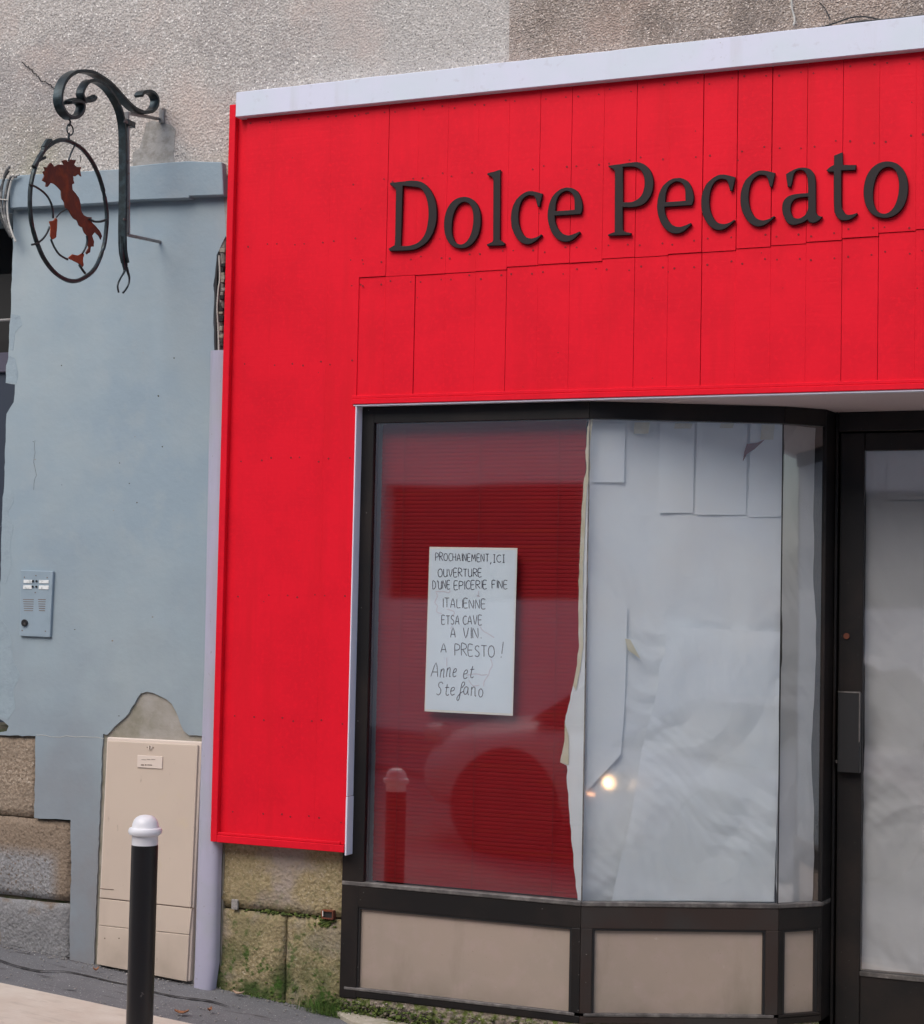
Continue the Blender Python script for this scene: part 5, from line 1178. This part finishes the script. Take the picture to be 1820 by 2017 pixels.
write('PROCHAINEMENT', 300, 1160, 330, 348, 122, p1); write(',', 1170, 1200, 370, 370, 110, p1); write('iCi', 1220, 1415, 358, 360, 120, p1)
write('OUVERTURE', 340, 1045, 592, 585, 125, p1); write("D'UNE", 255, 540, 782, 782, 132, p1); write('EPICERIE', 600, 1130, 795, 775, 130, p1); write('FINE', 1205, 1460, 775, 775, 130, p1)
write('ITALIENNE', 415, 1110, 1075, 1100, 140, p1); write('ETSA', 400, 690, 1350, 1350, 138, p1); write('CAVE', 740, 1050, 1355, 1362, 140, p1)
write('A', 540, 635, 195, 195, 150, p2); write('VIN.', 745, 1035, 208, 212, 165, p2)
write('A', 385, 490, 435, 435, 140, p2); write('PRESTO', 610, 1255, 480, 512, 185, p2); write('!', 1330, 1400, 505, 505, 195, p2)
write('A', 225, 360, 815, 820, 225, p2, 0.12); write('nne', 370, 640, 835, 840, 230, p2, 0.12); write('et', 735, 905, 850, 850, 225, p2, 0.12)
write('s', 315, 410, 1115, 1115, 200, p2, 0.12); write('te', 445, 620, 1125, 1125, 205, p2, 0.05); write('f', 645, 760, 1120, 1120, 200, p2, 0.05); write('ano', 745, 1075, 1110, 1160, 225, p2, 0.03)
mt_.obj('handwriting', M['ink'], PO)
mt_ = MB()
for st in ([(300, 830), (420, 825), (520, 845), (525, 805)], [(310, 850), (330, 900), (290, 1000), (330, 1060), (320, 1150), (400, 1180)], [(990, 820), (985, 900), (960, 890), (1010, 910)], [(480, 1110), (560, 1130), (600, 1160), (580, 1220)]):
    stroke(mt_, [P(*p1(*q), yP-0.0012) for q in st], 0.004, yP-0.0012)
for st in ([(1010, 20), (1060, 90), (1130, 130), (1240, 200)], [(1180, 540), (1210, 640), (1170, 720), (1150, 790), (1080, 900), (1070, 980)], [(800, 800), (950, 780), (1040, 800), (1130, 790)], [(480, 520), (480, 660)], [(560, 20), (540, 60)], [(830, 880), (900, 970), (1000, 960)]):
    stroke(mt_, [P(*p2(*q), yP-0.0012) for q in st], 0.004, yP-0.0012)
mt_.obj('red_drawing', M['pink'], PO)

# ================================================================ OTHER SIDE OF THE STREET (seen in the glass)
OB = thing('opposite_building', (-6, -10, gz(-6)), 'pale rendered house across the street, reflected in the shop glass', 'building')
yo = -10.1
wins = [(-12.2, -9.9), (-7.8, -5.62), (-3.4, -1.3), (0.9, 3.0)]
zw0, zw1 = 1.62, 2.78
m = MB(); xprev = -22
for (a_, b_) in wins:
    m.box(xprev, a_, yo-0.3, yo, zw0, zw1); xprev = b_
m.box(xprev, 16, yo-0.3, yo, zw0, zw1); m.box(-22, 16, yo-0.3, yo, -1.5, zw0-0.0005); m.box(-22, 16, yo-0.3, yo, zw1+0.0005, 6.6)
m.obj('wall', M['opp'], OB)
for (a_, b_) in wins:
    m = MB(); m.box(a_, b_, yo-0.28, yo-0.2, zw0, zw1); wn_ = m.obj('window', M['oppwin'], OB)
    m = MB(); m.box((a_+b_)/2-0.03, (a_+b_)/2+0.03, yo-0.2, yo-0.16, zw0, zw1); m.obj('mullion', M['oppwin'], wn_)
for (a_, b_) in wins:
    m = MB(); m.box(a_+0.5, b_-0.5, yo+0.005, yo+0.02, 4.2, 5.7); m.obj('shutter', M['frame2'], OB)
m = MB(); m.box(-22.2, 16.2, yo-5, yo+0.25, 6.6, 6.75); m.obj('roof', M['core'], OB)

def make_car(x, y, label, lit, group=None, k=1.0):
    """silver hatchback, nose towards -x"""
    zg0 = gz(x)-0.05
    T = thing('parked_car', (x, y, zg0), label, 'car', group)
    sl = math.atan(0.0723)
    prof = [(u_*k, *r_) for u_, *r_ in [(0.0, .30, .55, .62), (0.10, .22, .68, .74), (0.35, .2, .80, .82), (0.9, .2, .90, .86), (1.25, .2, .95, .87), (2.0, .2, .97, .87), (3.2, .2, .98, .87), (3.75, .22, .95, .85), (3.95, .3, .85, .78)]]
    m = MB(); vs = []; n = 16
    for (u, zb_2, zt2_, hw) in prof:
        zc_, hz = (zb_2+zt2_)/2, (zt2_-zb_2)/2
        for k_ in range(n):
            an = 2*math.pi*k_/n; cx2, cz2 = math.cos(an), math.sin(an)
            vs.append((x+u, y+hw*math.copysign(abs(cx2)**0.5, cx2), zg0+zc_+hz*math.copysign(abs(cz2)**0.6, cz2)-0.0723*u))
    fs = [tuple(range(n))[::-1], tuple(range((len(prof)-1)*n, len(prof)*n))]
    for i in range(len(prof)-1):
        for k_ in range(n): fs.append((i*n+k_, i*n+(k_+1) % n, (i+1)*n+(k_+1) % n, (i+1)*n+k_))
    m.add(vs, fs); m.obj('body', M['car'], T, smooth=True)
    cab = [(u_*k, *r_) for u_, *r_ in [(0.95, .90, .74), (1.65, 1.34, .62), (2.2, 1.44, .60), (3.2, 1.40, .58), (3.85, .95, .70)]]
    m = MB(); vs = []
    for (u, zt2_, hw) in cab:
        for s_ in (-1, 1):
            vs.append((x+u, y+s_*0.80, zg0+.88-0.0723*u)); vs.append((x+u, y+s_*hw, zg0+zt2_-0.0723*u))
    fs = []
    for i in range(len(cab)-1):
        b0, b1 = i*4, (i+1)*4
        fs += [(b0, b1, b1+1, b0+1), (b0+1, b1+1, b1+3, b0+3), (b0+3, b1+3, b1+2, b0+2)]
    m.add(vs, fs); m.obj('window_glass', M['carglass'], T)
    m = MB(); m.hexa([(x+1.7*k, y-.59, zg0+1.36-.12), (x+3.3*k, y-.57, zg0+1.40-.24), (x+3.3*k, y+.57, zg0+1.40-.24), (x+1.7*k, y+.59, zg0+1.36-.12), (x+1.75*k, y-.5, zg0+1.43-.12), (x+3.2*k, y-.5, zg0+1.46-.24), (x+3.2*k, y+.5, zg0+1.46-.24), (x+1.75*k, y+.5, zg0+1.43-.12)]); m.obj('roof', M['car'], T, bevel=0.02, seg=2)
    for u in (0.78*k, 3.2*k):
        for s_ in (-1, 1):
            m = MB(); c_ = Vector((x+u, y+s_*0.80, zg0+0.30-0.0723*u)); vs = []
            for dd in (-0.1, 0.1):
                for k_ in range(20): an = 2*math.pi*k_/20; vs.append(c_+Vector((0.30*math.cos(an), dd, 0.30*math.sin(an))))
            fs = [tuple(range(20))[::-1], tuple(range(20, 40))]+[(k_, (k_+1) % 20, 20+(k_+1) % 20, 20+k_) for k_ in range(20)]
            m.add(vs, fs); wh = m.obj('wheel', M['tyre'], T, bevel=0.02)
            m = MB(); vs = []; ca_ = c_+Vector((0, s_*0.0, 0.02))
            for dd in (-0.085, 0.085):
                for k_ in range(24): an = 2*math.pi*k_/24; vs.append(ca_+Vector((0.37*math.cos(an), dd, 0.37*math.sin(an))))
            m.add(vs, [tuple(range(24))[::-1], tuple(range(24, 48))]+[(k_, (k_+1) % 24, 24+(k_+1) % 24, 24+k_) for k_ in range(24)]); m.obj('wheel_arch', M['blk'], T)
    for s_ in (-1, 1):
        m = MB(); c_ = Vector((x+0.04, y+s_*0.60, zg0+0.69)); vs = []
        for (dd, rr_) in ((0.10, 1.0), (0.0, 1.0), (-0.025, 0.7), (-0.035, 0.3)):
            for k_ in range(20): an = 2*math.pi*k_/20; vs.append(c_+Vector((dd, 0.10*rr_*math.cos(an), 0.065*rr_*math.sin(an))))
        fs = [tuple(range(20)), tuple(range(60, 80))[::-1]]+[(j_*20+k_, j_*20+(k_+1) % 20, (j_+1)*20+(k_+1) % 20, (j_+1)*20+k_) for j_ in range(3) for k_ in range(20)]
        m.add(vs, fs)
        m.obj('headlight', M['lit'] if lit and s_ == 1 else M['headoff'], T, smooth=True)
    if lit:
        m = MB(); m.box(x+0.02, x+0.08, y+0.30, y+0.40, zg0+0.565, zg0+0.585); m.obj('side_lamp', M['orange'], T)
    return T
make_car(-4.80, -5.1, 'small silver hatchback parked across the street, its wing reflected in the left window', False, k=0.86)
make_car(1.75, -6.3, 'silver hatchback with its headlamp lit, reflected as a warm glow in the paper covered pane', True)
